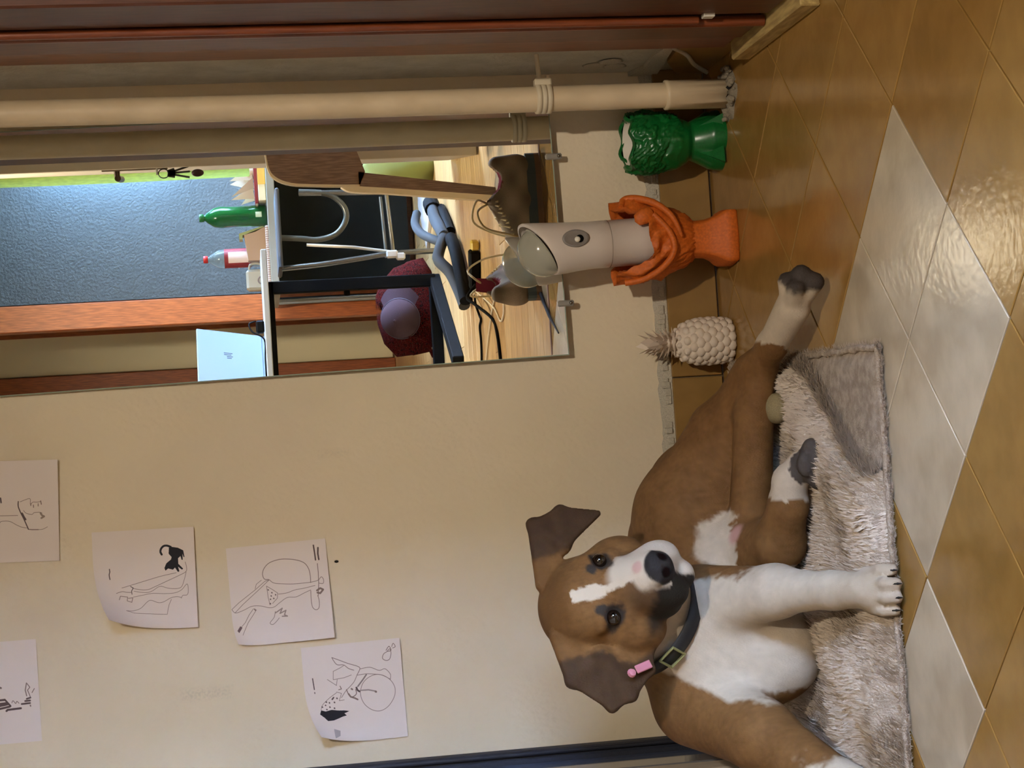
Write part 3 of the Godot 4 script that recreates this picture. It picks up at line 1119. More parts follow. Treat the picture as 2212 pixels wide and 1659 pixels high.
	paper("square drawing of a hand and a bare limb, topmost sheet nearest the mirror", Vector2(0.0661, 1.0441), Vector2(-0.0878, 1.0493), [Vector2(825, 125), Vector2(860, 1585), Vector2(-635, 165)], [
		["curve", 2.6, [275, 730, 275, 800, 310, 890, 350, 970, 390, 1060, 420, 1130], dark],
		["line", 4.2, [330, 900, 355, 950, 380, 990], dark], ["line", 2.2, [420, 1130, 470, 1135, 560, 1135], pen], ["curve", 1.2, [560, 1135, 620, 1130, 690, 1095], pen],
		["curve", 1.3, [300, 735, 360, 710, 440, 690, 445, 770, 480, 740, 540, 740, 590, 730], pen], ["line", 2.0, [450, 790, 455, 760], pen], ["line", 2.0, [490, 815, 488, 780], pen], ["line", 2.0, [555, 795, 555, 760], pen], ["line", 2.4, [600, 770, 590, 720], pen],
		["curve", 1.3, [350, 860, 390, 900, 470, 915, 500, 890, 580, 885, 610, 900], pen], ["line", 4.5, [590, 900, 610, 930, 640, 945, 600, 970], C8(150, 132, 124)],
		["line", 1.4, [-250, 940, 0, 935, 270, 930], pen], ["curve", 1.3, [15, 1140, 20, 1030, 90, 1010, 170, 1020, 250, 1065, 330, 1100, 400, 1110], pen],
		["line", 3.6, [25, 680, 35, 745], dark],
	], Vector3(0.2, 0.0, 0.0), Vector2(0.002, 0.007))
	paper("square drawing with black stripes and a plant sketch, at the upper left", Vector2(-0.1938, 1.09), Vector2(-0.354, 1.0887), [Vector2(475, 110), Vector2(565, 1530), Vector2(-900, 190)], [
		["line", 5.0, [0, 950, 70, 945], dark], ["line", 5.0, [0, 1000, 100, 990], dark], ["line", 5.0, [0, 1030, 120, 1005], dark], ["line", 5.0, [0, 1070, 140, 1040], dark], ["line", 4.0, [70, 940, 150, 1035], dark],
		["line", 5.0, [95, 1100, 110, 1085, 285, 1068], dark], ["line", 4.4, [295, 1010, 405, 1000], dark], ["line", 4.4, [340, 970, 405, 965], dark], ["line", 4.0, [360, 940, 410, 925], dark],
		["line", 2.4, [355, 720, 340, 820, 360, 900], pen], ["line", 2.0, [360, 725, 400, 780, 370, 820, 410, 920], pen], ["line", 2.0, [430, 855, 460, 800], pen], ["curve", 1.6, [165, 990, 180, 960, 215, 1000, 230, 970, 260, 1000], pen], ["line", 3.0, [408, 1030, 412, 1045], pen], ["line", 5.0, [0, 770, 20, 780], pen],
	], Vector3(0.2, 0.0, 0.0), Vector2(0.0, 0.002))

func green_planter():
	var o = thing("head_planter", "glossy green curly head planter with a white inside, next to the pipe", "planter", Vector3(0.502, 0, 0.074))
	var g = mat(C8(14, 104, 44), 0.28, {"tex": M.fine, "scale": Vector3(16, 16, 16)})
	var prof = []
	for q in 64:
		var y = 0.149 * q / 63.0
		var r = 0.036
		if y < 0.02:
			r = 0.042
		elif y < 0.05:
			r = lerp(0.042, 0.030, (y - 0.02) / 0.03)
		elif y < 0.075:
			r = lerp(0.030, 0.042, (y - 0.05) / 0.025)
		elif y < 0.12:
			r = lerp(0.042, 0.049, (y - 0.075) / 0.045)
		else:
			r = lerp(0.049, 0.043, (y - 0.12) / 0.03)
		prof.append(Vector2(r, y))
	# curls: centres strewn over the hair
	var rng = RandomNumberGenerator.new()
	rng.seed = 33
	var curls = []
	for q in 150:
		curls.append([rng.randf() * TAU, rng.randf_range(0.07, 0.149), rng.randf_range(0.006, 0.010)])
	var st = newst(true)
	lathe(st, prof, 120, Transform3D(), func(th, i, p):
		var w = smoothstep(0.055, 0.075, p.y)
		var face = max(0.0, cos(th - 2.3)) * smoothstep(0.05, 0.06, p.y) * (1.0 - smoothstep(0.088, 0.1, p.y))
		var b = 0.0
		for c in curls:
			var dy = p.y - c[1]
			if abs(dy) < c[2]:
				var dt = abs(wrapf(th - c[0], -PI, PI)) * 0.046
				var d2 = sqrt(dt * dt + dy * dy) / c[2]
				if d2 < 1.0:
					b = max(b, sqrt(1.0 - d2 * d2) * (0.62 + 0.38 * cos(d2 * 9.0)))
		b = b * 0.0075 * w * (1.0 - face)
		var collar = (1.0 - smoothstep(0.0, 0.05, p.y)) * (0.010 * abs(cos(th * 2.0 + 0.5)) - 0.003)
		var r = p.x - 0.002 * w + b + collar + face * 0.004
		return Vector3(cos(th) * r, p.y + 0.003 * w * sin(th * 6), sin(th) * r))
	part("head", st, g, o)
	st = newst(true)
	lathe(st, [Vector2(0.043, 0.149), Vector2(0.038, 0.152), Vector2(0.035, 0.148)], 48, Transform3D(), func(th, i, p): return Vector3(cos(th) * (p.x + 0.002 * sin(th * 9)), p.y + 0.003 * sin(th * 6), sin(th) * (p.x + 0.002 * sin(th * 9))))
	part("rim", st, g, o)
	st = newst(true)
	lathe(st, [Vector2(0.0355, 0.148), Vector2(0.034, 0.11), Vector2(0.03, 0.1), Vector2(0, 0.1)], 40)
	part("liner", st, M.white, o)
	# collar tips
	for a in [1.0, 2.3]:
		st = newst()
		var d = Vector3(cos(a), 0, sin(a))
		var s = Vector3(-d.z, 0, d.x)
		var tip = d * 0.062 + Vector3(0, 0.006, 0)
		var p0 = d * 0.03 + s * 0.022 + Vector3(0, 0.004, 0)
		var p1 = d * 0.03 - s * 0.022 + Vector3(0, 0.004, 0)
		var p2 = d * 0.03 + Vector3(0, 0.045, 0)
		tri(st, tip, p0, p2, d + s)
		tri(st, tip, p1, p2, d - s)
		tri(st, tip, p0, p1, Vector3.DOWN)
		part("collar_point", st, g, o)

func orange_planter():
	var o = thing("bust_planter", "matt orange draped bust planter holding the white dispenser", "planter", Vector3(0.343, 0, 0.105))
	var m = mat(C8(216, 106, 24), 0.62, {"tex": M.fine, "scale": Vector3(14, 14, 14)})
	# squared pedestal
	var st = newst(true)
	var sq = func(th, r):
		var k = max(abs(cos(th)), abs(sin(th)))
		return lerp(r, r / k, 0.72)
	lathe(st, [Vector2(0, 0), Vector2(0.041, 0), Vector2(0.043, 0.003), Vector2(0.043, 0.016), Vector2(0.040, 0.022), Vector2(0.034, 0.030), Vector2(0.030, 0.044), Vector2(0.029, 0.058), Vector2(0.030, 0.072)], 64, Transform3D(), func(th, i, p):
		var r = sq.call(th, p.x) if i < 6 else lerp(sq.call(th, p.x), p.x, (i - 5) / 3.0)
		return Vector3(cos(th) * r, p.y, sin(th) * r))
	part("pedestal", st, m, o)
	# draped shoulders, open at the top
	st = newst(true)
	var fold = FastNoiseLite.new()
	fold.seed = 17
	fold.frequency = 9.0
	fold.fractal_octaves = 2
	var prof = [Vector2(0.026, 0.062), Vector2(0.033, 0.068)]
	for i in 16:
		var t = i / 15.0
		prof.append(Vector2(lerp(0.037, 0.066, pow(t, 0.75)) - 0.010 * smoothstep(0.75, 1.0, t), lerp(0.074, 0.176, t)))
	var outer = func(th, i, p):
		var t = clamp((p.y - 0.068) / 0.108, 0, 1)
		var c = cos(th)
		var s = sin(th)
		# wider than deep, front rim dips, folds sweep across the front
		var r = p.x * (1.0 + 0.06 * abs(c) - 0.10 * abs(s))
		var sw = th * 2.0 + p.y * 55.0
		r += t * 0.0045 * sin(sw * 1.6 + 1.5 * sin(th * 2.0)) + 0.0028 * sin(th * 9.0 - p.y * 130.0) * smoothstep(0.1, 0.5, t) + 0.0045 * fold.get_noise_3d(c, s, p.y * 14.0)
		var dip = 0.034 * t * t * smoothstep(0.25, 0.95, s) - 0.014 * t * t * smoothstep(0.55, 0.95, abs(c))
		return Vector3(c * r, p.y - dip + 0.003 * t * sin(th * 5.0 + 1.0), s * r)
	lathe(st, prof, 110, Transform3D(), outer)
	part("drapery", st, m, o)
	st = newst(true)
	var inner = []
	for i in range(prof.size() - 1, 3, -1):
		inner.append(Vector2(prof[i].x - (0.0 if i == prof.size() - 1 else 0.006), prof[i].y + (0.0015 if i < prof.size() - 1 else 0.0)))
	lathe(st, inner, 110, Transform3D(), outer)
	part("inside", st, m, o)
	# rolled shoulder ends and a brooch-like knot
	st = newst(true)
	tube(st, smooth_path([Vector3(0.052, 0.178, 0.022), Vector3(0.064, 0.170, 0.012), Vector3(0.064, 0.150, 0.020), Vector3(0.052, 0.125, 0.036), Vector3(0.030, 0.105, 0.048), Vector3(0.0, 0.092, 0.048)], 5), [0.004, 0.0045, 0.005, 0.005, 0.0055, 0.0055, 0.006, 0.006, 0.006, 0.006, 0.006, 0.006, 0.006, 0.006, 0.006, 0.0055, 0.0055, 0.005, 0.005, 0.005, 0.0045, 0.004, 0.004, 0.0035, 0.003, 0.002], 10)
	part("fold", st, m, o)
	st = newst(true)
	tube(st, smooth_path([Vector3(-0.064, 0.178, 0.016), Vector3(-0.060, 0.150, 0.026), Vector3(-0.044, 0.122, 0.042), Vector3(-0.020, 0.106, 0.050), Vector3(0.008, 0.112, 0.050), Vector3(0.036, 0.134, 0.044)], 5), 0.005, 10)
	part("fold", st, m, o)
	st = newst(true)
	lathe(st, [Vector2(0, -0.017), Vector2(0.009, -0.013), Vector2(0.013, 0), Vector2(0.009, 0.013), Vector2(0, 0.017)], 14, Transform3D(Basis(Vector3(0, 0, 1), 0.5).scaled(Vector3(1, 1, 0.55)), Vector3(0.034, 0.148, 0.043)))
	part("knot", st, m, o)

func dispenser():
	var o = thing("air_freshener", "white plastic air freshener with clear dome standing in the orange planter", "dispenser", Vector3(0.3455, 0.105, 0.104))
	o.basis = Basis(Vector3(0, 0, 1), 0.035)
	var wm = mat(C8(214, 202, 192), 0.3)
	var cut = func(th, y, w):
		# top cut slopes down towards the front left
		return y + w * (0.0235 * cos(th) - 0.008 * sin(th))
	var st = newst(true)
	lathe(st, [Vector2(0, 0.0), Vector2(0.035, 0.0), Vector2(0.037, 0.003), Vector2(0.0362, 0.05), Vector2(0.0362, 0.092), Vector2(0.0366, 0.0925)], 48)
	part("lower_body", st, wm, o)
	st = newst(true)
	lathe(st, [Vector2(0.0358, 0.0925), Vector2(0.0366, 0.0935), Vector2(0.0364, 0.12), Vector2(0.038, 0.15), Vector2(0.0405, 0.185), Vector2(0.0412, 0.2), Vector2(0.040, 0.2025), Vector2(0.036, 0.2015)], 56, Transform3D(), func(th, i, p):
		var w = smoothstep(0.12, 0.2, p.y)
		return Vector3(cos(th) * p.x, cut.call(th, p.y, w), sin(th) * p.x))
	part("upper_body", st, wm, o)
	# clear dome over a pale disc in the slanting mouth
	var DT = Transform3D(Basis(Vector3(0, 0, 1), 0.56), Vector3(-0.001, 0.199, 0.0))
	st = newst(true)
	lathe(st, [Vector2(0.0375, -0.002), Vector2(0.0, 0.001)], 40, DT)
	part("nozzle_disc", st, mat(C8(206, 200, 184), 0.4), o)
	var dome = []
	for i in 16:
		var t = PI * 0.5 * i / 15
		dome.append(Vector2(0.0395 * cos(t), 0.036 * sin(t)))
	st = newst(true)
	lathe(st, dome, 44, DT * Transform3D(Basis(), Vector3(-0.004, 0.0, 0.0)))
	part("dome", st, mat(C8(196, 196, 180), 0.15, {"alpha": 0.5}), o)
	# oval sensor window on the front
	var front = Vector3(0.008, 0.150, 0.0392)
	var TB = Basis(Vector3.RIGHT, PI / 2)
	st = newst(true)
	lathe(st, [Vector2(0, 0.0012), Vector2(0.0105, 0.0012), Vector2(0.0125, 0.0022), Vector2(0.0135, 0.0005)], 28, Transform3D(TB * Basis().scaled(Vector3(1, 1, 1.55)), front))
	part("sensor_window", st, mat(C8(128, 120, 114), 0.35), o)
	st = newst(true)
	lathe(st, [Vector2(0, 0.004), Vector2(0.0045, 0.0035), Vector2(0.006, 0.001)], 18, Transform3D(TB, front + Vector3(-0.001, -0.006, 0.001)))
	part("lens_ring", st, M.black, o)
	st = newst(true)
	lathe(st, [Vector2(0, 0.005), Vector2(0.0035, 0.004), Vector2(0.0045, 0.001)], 16, Transform3D(TB, front + Vector3(-0.002, -0.002, 0.0025)))
	part("lens", st, mat(C8(240, 236, 224), 0.2), o)

func pineapple():
	var o = thing("pineapple_figure", "matt white ceramic pineapple ornament standing on the tiles", "ornament", Vector3(0.187, 0, 0.068))
	var m = mat(C8(222, 206, 190), 0.7)
	var st = newst(true)
	var prof = [Vector2(0, 0.0), Vector2(0.026, 0.0), Vector2(0.031, 0.006), Vector2(0.0335, 0.02), Vector2(0.0345, 0.04), Vector2(0.033, 0.06), Vector2(0.027, 0.08), Vector2(0.017, 0.092), Vector2(0.009, 0.097), Vector2(0, 0.098)]
	lathe(st, prof, 36)
	part("body", st, m, o)
	var dome = newst(true)
	lathe(dome, [Vector2(0.0, 0.0042), Vector2(0.004, 0.0035), Vector2(0.0072, 0.0018), Vector2(0.0088, -0.001)], 8, Transform3D(Basis().scaled(Vector3(1, 1, 0.86))))
	dome.generate_normals()
	var scale_mesh = dome.commit()
	for row in 9:
		var y = 0.008 + row * 0.0102
		var r = 0.0
		for i in prof.size() - 1:
			if y >= prof[i].y and y <= prof[i + 1].y and prof[i + 1].y > prof[i].y:
				r = lerp(prof[i].x, prof[i + 1].x, (y - prof[i].y) / (prof[i + 1].y - prof[i].y))
		var n = 13 if row < 7 else 10
		var sc = clamp(r / 0.033, 0.6, 1.0)
		for k in n:
			var th = TAU * (k + 0.5 * (row % 2)) / n
			var d = Vector3(cos(th), 0, sin(th))
			var slope = 0.0 if row < 5 else (row - 4) * 0.2
			var out = (d + Vector3(0, slope, 0)).normalized()
			var s = Vector3(-d.z, 0, d.x)
			var q = part_mesh("scale", scale_mesh, m, o)
			q.transform = Transform3D(Basis(s * sc, out, s.cross(out) * sc), d * (r + 0.0004) + Vector3(0, y, 0))
	# crown leaves
	var ls = newst()
	for e in [-1.0, 1.0]:
		tri(ls, Vector3(0, 0, 0.0022), Vector3(e * 0.0072, 0.010, 0.0008), Vector3(0, 0.026, 0.004), Vector3(e * 0.4, 0, 1))
		tri(ls, Vector3(0, 0, -0.001), Vector3(e * 0.0072, 0.010, 0.0008), Vector3(0, 0.026, 0.004), Vector3(e * 0.4, 0, -1))
		tri(ls, Vector3(0, 0, 0.0022), Vector3(0, 0, -0.001), Vector3(e * 0.0072, 0.010, 0.0008), Vector3(e, -0.5, 0))
	ls.generate_normals()
	var leaf = ls.commit()
	var rng = RandomNumberGenerator.new()
	rng.seed = 6
	for ring in 6:
		var cnt = [9, 8, 8, 7, 6, 4][ring]
		for k in cnt:
			var th = TAU * (k + 0.4 * ring) / cnt + rng.randf() * 0.2
			var q = part_mesh("leaf", leaf, m, o)
			var lean = [1.25, 1.0, 0.8, 0.6, 0.42, 0.2][ring] + rng.randf() * 0.1
			q.transform = Transform3D(Basis(Vector3.UP, th) * Basis(Vector3.RIGHT, lean) * Basis().scaled(Vector3.ONE * (0.85 + 0.06 * ring)), Vector3(sin(th) * 0.004, 0.094 + ring * 0.006, cos(th) * 0.004))
	st = newst(true)
	lathe(st, [Vector2(0.007, 0.092), Vector2(0.006, 0.12), Vector2(0.002, 0.14), Vector2(0, 0.142)], 10)
	part("crown_core", st, m, o)

# ---------------------------------------------------------------- blanket
func blanket_height(x, z, n):
	var h = 0.010 + 0.006 * n.get_noise_2d(x * 100, z * 100)
	h += 0.016 * max(0.0, sin((x * 0.8 + z * 0.5) * 26.0 + 2.0 * n.get_noise_2d(x * 40, z * 40))) * smoothstep(0.30, 0.5, z)
	return h

func blanket():
	var o = thing("fleece_blanket", "fluffy off-white fleece blanket under the dog", "blanket", Vector3.ZERO)
	var n = FastNoiseLite.new()
	n.seed = 14
	n.frequency = 0.07
	var rng = RandomNumberGenerator.new()
	rng.seed = 15
	var base_m = mat(C8(184, 168, 150), 0.95, {"tex": noise_tex(0.02, Color(0.82, 0.8, 0.78), Color(1, 1, 1), 41), "normal": M.weave, "nscale": 0.8, "scale": Vector3(9, 9, 9), "rim": 0.3})
	# lower layer: flat, with its hem
	var edge = func(v): return 0.146 - 0.016 * v + 0.004 * n.get_noise_1d(v * 300)
	var low = func(u, v):
		var z = lerp(0.062, 0.722, v) + 0.006 * n.get_noise_1d(u * 260 + 50)
		var x = lerp(-0.43, edge.call(v), u)
		var e = min(min(u * 30, (1.0 - u) * 26), min(v * 30, (1.0 - v) * 26))
		return Vector3(x, 0.0015 + 0.006 * smoothstep(0.0, 1.0, e) + 0.0025 * (0.5 + 0.5 * n.get_noise_2d(x * 200, z * 60)), z)
	var st = newst(true)
	sheet(st, 90, 70, low, Vector3.UP)
	part("under_layer", st, base_m, o)
	st = newst(true)
	var hem = []
	for i in 60:
		var v = i / 59.0
		hem.append(low.call(0.996, v) + Vector3(0.0, 0.002, 0))
	for i in 120:
		var u = 1.0 - i / 119.0
		hem.append(low.call(u, 0.992) + Vector3(0, 0.002, 0))
	tube(st, hem, 0.0045, 7)
	part("hem", st, base_m, o)
	# upper layer: thick pile, turned back along a slanting edge
	var border = func(z): return 0.132 - 0.16 * smoothstep(0.40, 0.70, z) + 0.006 * n.get_noise_1d(z * 900)
	var top = func(u, v):
		var z = lerp(0.30, 0.712, v)
		var x = lerp(-0.43, border.call(z), u)
		var e = smoothstep(0.0, 1.0, min(min((1.0 - u) * 20, v * 8), (1.0 - v) * 22))
		return Vector3(x, 0.006 + e * (0.010 + blanket_height(x, z, n)), z)
	st = newst(true)
	sheet(st, 120, 70, top, Vector3.UP)
	part("top_layer", st, base_m, o)
	# pile
	var bl = newst()
	var w = 0.0011
	var pts = [Vector3(0, 0, 0), Vector3(0.0015, 0.006, 0), Vector3(0.005, 0.012, 0)]
	quad(bl, Vector3(0, 0, -w), Vector3(0, 0, w), Vector3(0.0015, 0.006, w * 0.9), Vector3(0.0015, 0.006, -w * 0.9), Vector3(-1, 0.2, 0))
	tri(bl, Vector3(0.0015, 0.006, -w * 0.9), Vector3(0.0015, 0.006, w * 0.9), Vector3(0.005, 0.012, 0), Vector3(-1, 0.5, 0))
	bl.generate_normals()
	var blade = bl.commit()
	var xs = []
	for i in 52000:
		var u = rng.randf()
		u = 1.0 - u * 0.99
		var v = rng.randf()
		if rng.randf() < 0.12:
			u = 1.0 - rng.randf() * 0.02
		elif rng.randf() < 0.10:
			v = 1.0 - rng.randf() * 0.03
		var p = top.call(u, v)
		var flow = 0.7 + 2.2 * n.get_noise_2d(p.x * 70, p.z * 70) + rng.randf_range(-0.6, 0.6)
		var s = rng.randf_range(0.55, 1.15)
		xs.append(Transform3D(Basis(Vector3.UP, flow) * Basis(Vector3(0, 0, 1), rng.randf_range(-0.9, -0.1)) * Basis().scaled(Vector3.ONE * s), p - Vector3(0, 0.001, 0)))
	for i in 3600:
		var p = top.call(1.0 - rng.randf() * 0.022, 0.18 + 0.8 * rng.randf())
		xs.append(Transform3D(Basis(Vector3.UP, -0.5 + rng.randf_range(-0.5, 0.5)) * Basis(Vector3(0, 0, 1), rng.randf_range(-1.1, -0.3)) * Basis().scaled(Vector3(1.3, 1.6, 1.0) * rng.randf_range(0.7, 1.15)), p))
	for i in 5000:
		var u = 1.0 - pow(rng.randf(), 2.0) * 0.012
		var v = rng.randf()
		if rng.randf() < 0.6:
			u = rng.randf()
			v = 1.0 - pow(rng.randf(), 2.0) * 0.012
		if rng.randf() < 0.2:
			v = rng.randf() * 0.06
			u = 0.9 + 0.1 * rng.randf()
		var p = low.call(u, v)
		xs.append(Transform3D(Basis(Vector3.UP, rng.randf_range(-1.8, 0.6)) * Basis(Vector3(0, 0, 1), rng.randf_range(-1.2, -0.4)) * Basis().scaled(Vector3.ONE * 0.8), p))
	var mm = MultiMesh.new()
	mm.transform_format = MultiMesh.TRANSFORM_3D
	mm.mesh = blade
	mm.instance_count = xs.size()
	for i in xs.size():
		mm.set_instance_transform(i, xs[i])
	var mi = MultiMeshInstance3D.new()
	mi.name = "pile"
	mi.multimesh = mm
	mi.material_override = mat(C8(204, 188, 170), 0.85, {"back": Color(0.25, 0.23, 0.2)})
	mi.set_meta("kind", "stuff")
	o.add_child(mi)

# ---------------------------------------------------------------- dog
var spots: FastNoiseLite
const TAN := Color(0.205, 0.104, 0.038)
const TAN_DEEP := Color(0.120, 0.057, 0.020)
const WHITE_FUR := Color(0.57, 0.475, 0.365)
const DARK_FUR := Color(0.020, 0.016, 0.014)
const EAR := Color(0.060, 0.033, 0.018)

func paint_body(p: Vector3, nrm: Vector3) -> Color:
	var w = 0.010 * spots.get_noise_3dv(p * 1.0) + 0.005 * spots.get_noise_3dv(p * 4.0)
	var k = 0.5 + 0.5 * spots.get_noise_3dv(p * 1.7 + Vector3(3, 1, 2))
	var hair = spots.get_noise_3d(p.x * 9.0, p.y * 3.0, p.z * 9.0)
	var tan = TAN.lerp(TAN_DEEP, clamp(k * 1.1 - 0.15 + 0.45 * hair, 0, 1))
	var white = WHITE_FUR * (0.92 + 0.1 * spots.get_noise_3dv(p * 3.0) + 0.08 * hair)
	var q = p + Vector3(w, w, w)
	# front of chest, between the brown shoulders
	var chest = 0.0
	if q.z > 0.32 and q.x < -0.10:
		var right_edge = -0.160 + 0.05 * smoothstep(0.17, 0.06, q.y)
		var left_edge = -0.315 + 0.55 * max(0.0, q.y - 0.17) + 0.05 * max(0.0, 0.13 - q.y)
		chest = smoothstep(0.006, -0.002, q.x - right_edge) * smoothstep(-0.006, 0.002, q.x - left_edge)
	# dog's own left foreleg: pale below the elbow, brown band on top
	if q.z > 0.535 and q.x > -0.25 and q.x < -0.11:
		var lim = 0.118 - 0.4 * max(0.0, q.x + 0.19)
		chest = max(chest, smoothstep(0.004, -0.004, q.y - lim))
	# the other foreleg: pale paw
	if q.x < -0.33:
		chest = max(chest, smoothstep(0.628, 0.648, q.z - 0.5 * (q.x + 0.40) + 3.0 * w))
	# belly
	var belly = (q - Vector3(-0.125, 0.11, 0.36)).length()
	if belly < 0.056:
		chest = max(chest, smoothstep(0.056, 0.047, belly))
	var lg = Geometry3D.get_closest_point_to_segment(q, Vector3(-0.130, 0.08, 0.37), Vector3(-0.115, 0.068, 0.465))
	if (q - lg).length() < 0.05 and q.x > -0.155 and q.y < 0.112:
		chest *= smoothstep(0.046, 0.05, (q - lg).length())
	# hind feet
	if q.x > 0.148 + 0.3 * (q.y - 0.055) and q.z > 0.40:
		chest = 1.0
	if (q - Vector3(-0.026, 0.06, 0.512)).length() < 0.044 and q.x > -0.062:
		chest = 1.0
	var c = tan.lerp(white, clamp(chest, 0, 1))
	# pads and toes
	var pad = Color(0.055, 0.045, 0.040)
	if p.x > 0.15 and p.z > 0.40:
		c = c.lerp(pad, smoothstep(0.412, 0.422, q.x * 0.9 + q.z * 0.4))
	var pd = (p - Vector3(-0.012, 0.044, 0.556)).length()
	if pd < 0.036 and p.z > 0.536 and p.x > -0.056:
		c = pad.lerp(Color(0.09, 0.075, 0.066), clamp(k, 0, 1))
	# bare skin on the belly
	var sk = (p - Vector3(-0.112, 0.100, 0.400)).length()
	if sk < 0.024:
		c = c.lerp(Color(0.46, 0.26, 0.22), smoothstep(0.024, 0.018, sk))
	# dusty toes of the forefoot
	if p.z > 0.62 and p.x > -0.24:
		c = c.lerp(Color(0.30, 0.22, 0.14), 0.45 * clamp((p.z - 0.62) / 0.08, 0, 1) * clamp(0.4 + 1.3 * k, 0, 1))
	return c

func paint_head(p: Vector3, nrm: Vector3) -> Color:
	var w = 0.0035 * spots.get_noise_3dv(p * 6.0)
	var k = 0.5 + 0.5 * spots.get_noise_3dv(p * 3.0 + Vector3(5, 2, 9))
	var hair = spots.get_noise_3d(p.x * 14.0, p.y * 5.0, p.z * 5.0)
	var tan = TAN.lerp(TAN_DEEP, clamp(k * 1.1 - 0.25 + 0.5 * hair, 0, 1))
	var c = tan
	var x = p.x + w
	var y = p.y + w
	var z = p.z
	# deeper red on the crown
	c = c.lerp(TAN_DEEP * 1.1, smoothstep(0.045, 0.075, y) * 0.7)
	# throat pale
	if y < -0.075:
		c = WHITE_FUR
	# dark mask between eye and muzzle
	var mask = smoothstep(0.052, 0.085, z) * smoothstep(0.02, -0.012, y)
	c = c.lerp(Color(0.10, 0.062, 0.036), mask * 0.75)
	# dark lips on the dog's right side
	if z > 0.035 and x < -0.006:
		c = c.lerp(DARK_FUR, smoothstep(-0.022, -0.038, y + 0.10 * (0.085 - z)) * smoothstep(0.035, 0.06, z))
	# white muzzle on its left side and round the nose
	var nose = Vector3(0.0, -0.035, 0.120)
	var ring = (p - nose).length()
	if z > 0.066:
		var wm = smoothstep(-0.010, -0.002, x) * smoothstep(0.066, 0.078, z + 0.15 * x)
		c = c.lerp(WHITE_FUR * 1.02, wm)
		if ring < 0.042 and y > -0.045:
			c = c.lerp(WHITE_FUR, smoothstep(0.042, 0.034, ring) * smoothstep(-0.030, -0.018, x))
	# blaze
	if z > 0.01:
		var wd = 0.0035 + 0.006 * smoothstep(0.012, 0.035, y) * smoothstep(0.066, 0.05, y)
		var bx = x + 0.004
		if y > -0.01 and y < 0.062:
			c = c.lerp(WHITE_FUR * 1.05, smoothstep(wd + 0.002, wd - 0.001, abs(bx)))
	# pink patch above the nose
	var pk = (p - Vector3(0.006, -0.010, 0.110)).length()
	c = c.lerp(Color(0.52, 0.30, 0.25), smoothstep(0.011, 0.006, pk) * 0.8)
	# eyes
	for s in [-1.0, 1.0]:
		var e = p - Vector3(s * 0.0385, 0.013, 0.056)
		var r = Vector2(e.x, e.y * 1.15).length()
		if z > 0.02:
			c = c.lerp(DARK_FUR * 1.6, smoothstep(0.019, 0.012, r + w))
			var brow = Vector2(e.x + s * 0.010, e.y - 0.016).length()
			c = c.lerp(DARK_FUR * 2.0, smoothstep(0.009, 0.005, brow + w))
	# ears
	if z < 0.045 and y > -0.075:
		var eb = 0.068 + 0.022 * smoothstep(0.03, -0.01, y) - 0.012 * smoothstep(-0.02, -0.05, y) * (1.0 if p.x < 0.0 else 0.0) * smoothstep(0.0, 0.012, z - 0.004)
		c = c.lerp(EAR * (0.75 + 0.5 * k), smoothstep(eb - 0.003, eb + 0.007, abs(p.x) + w))
	# nose leather
	if ring < 0.034:
		var d2 = Vector3((p.x - nose.x) / 0.0245, (p.y - nose.y) / 0.0225, (p.z - nose.z - 0.004) / 0.022).length()
		c = c.lerp(Color(0.026, 0.023, 0.022) * (0.8 + 0.5 * k), smoothstep(1.04, 0.94, d2))
		for sn in [-1.0, 1.0]:
			c = c.lerp(Color(0.004, 0.003, 0.003), smoothstep(0.0085, 0.006, (p - Vector3(sn * 0.0115, -0.037, 0.132)).length()))
	return c

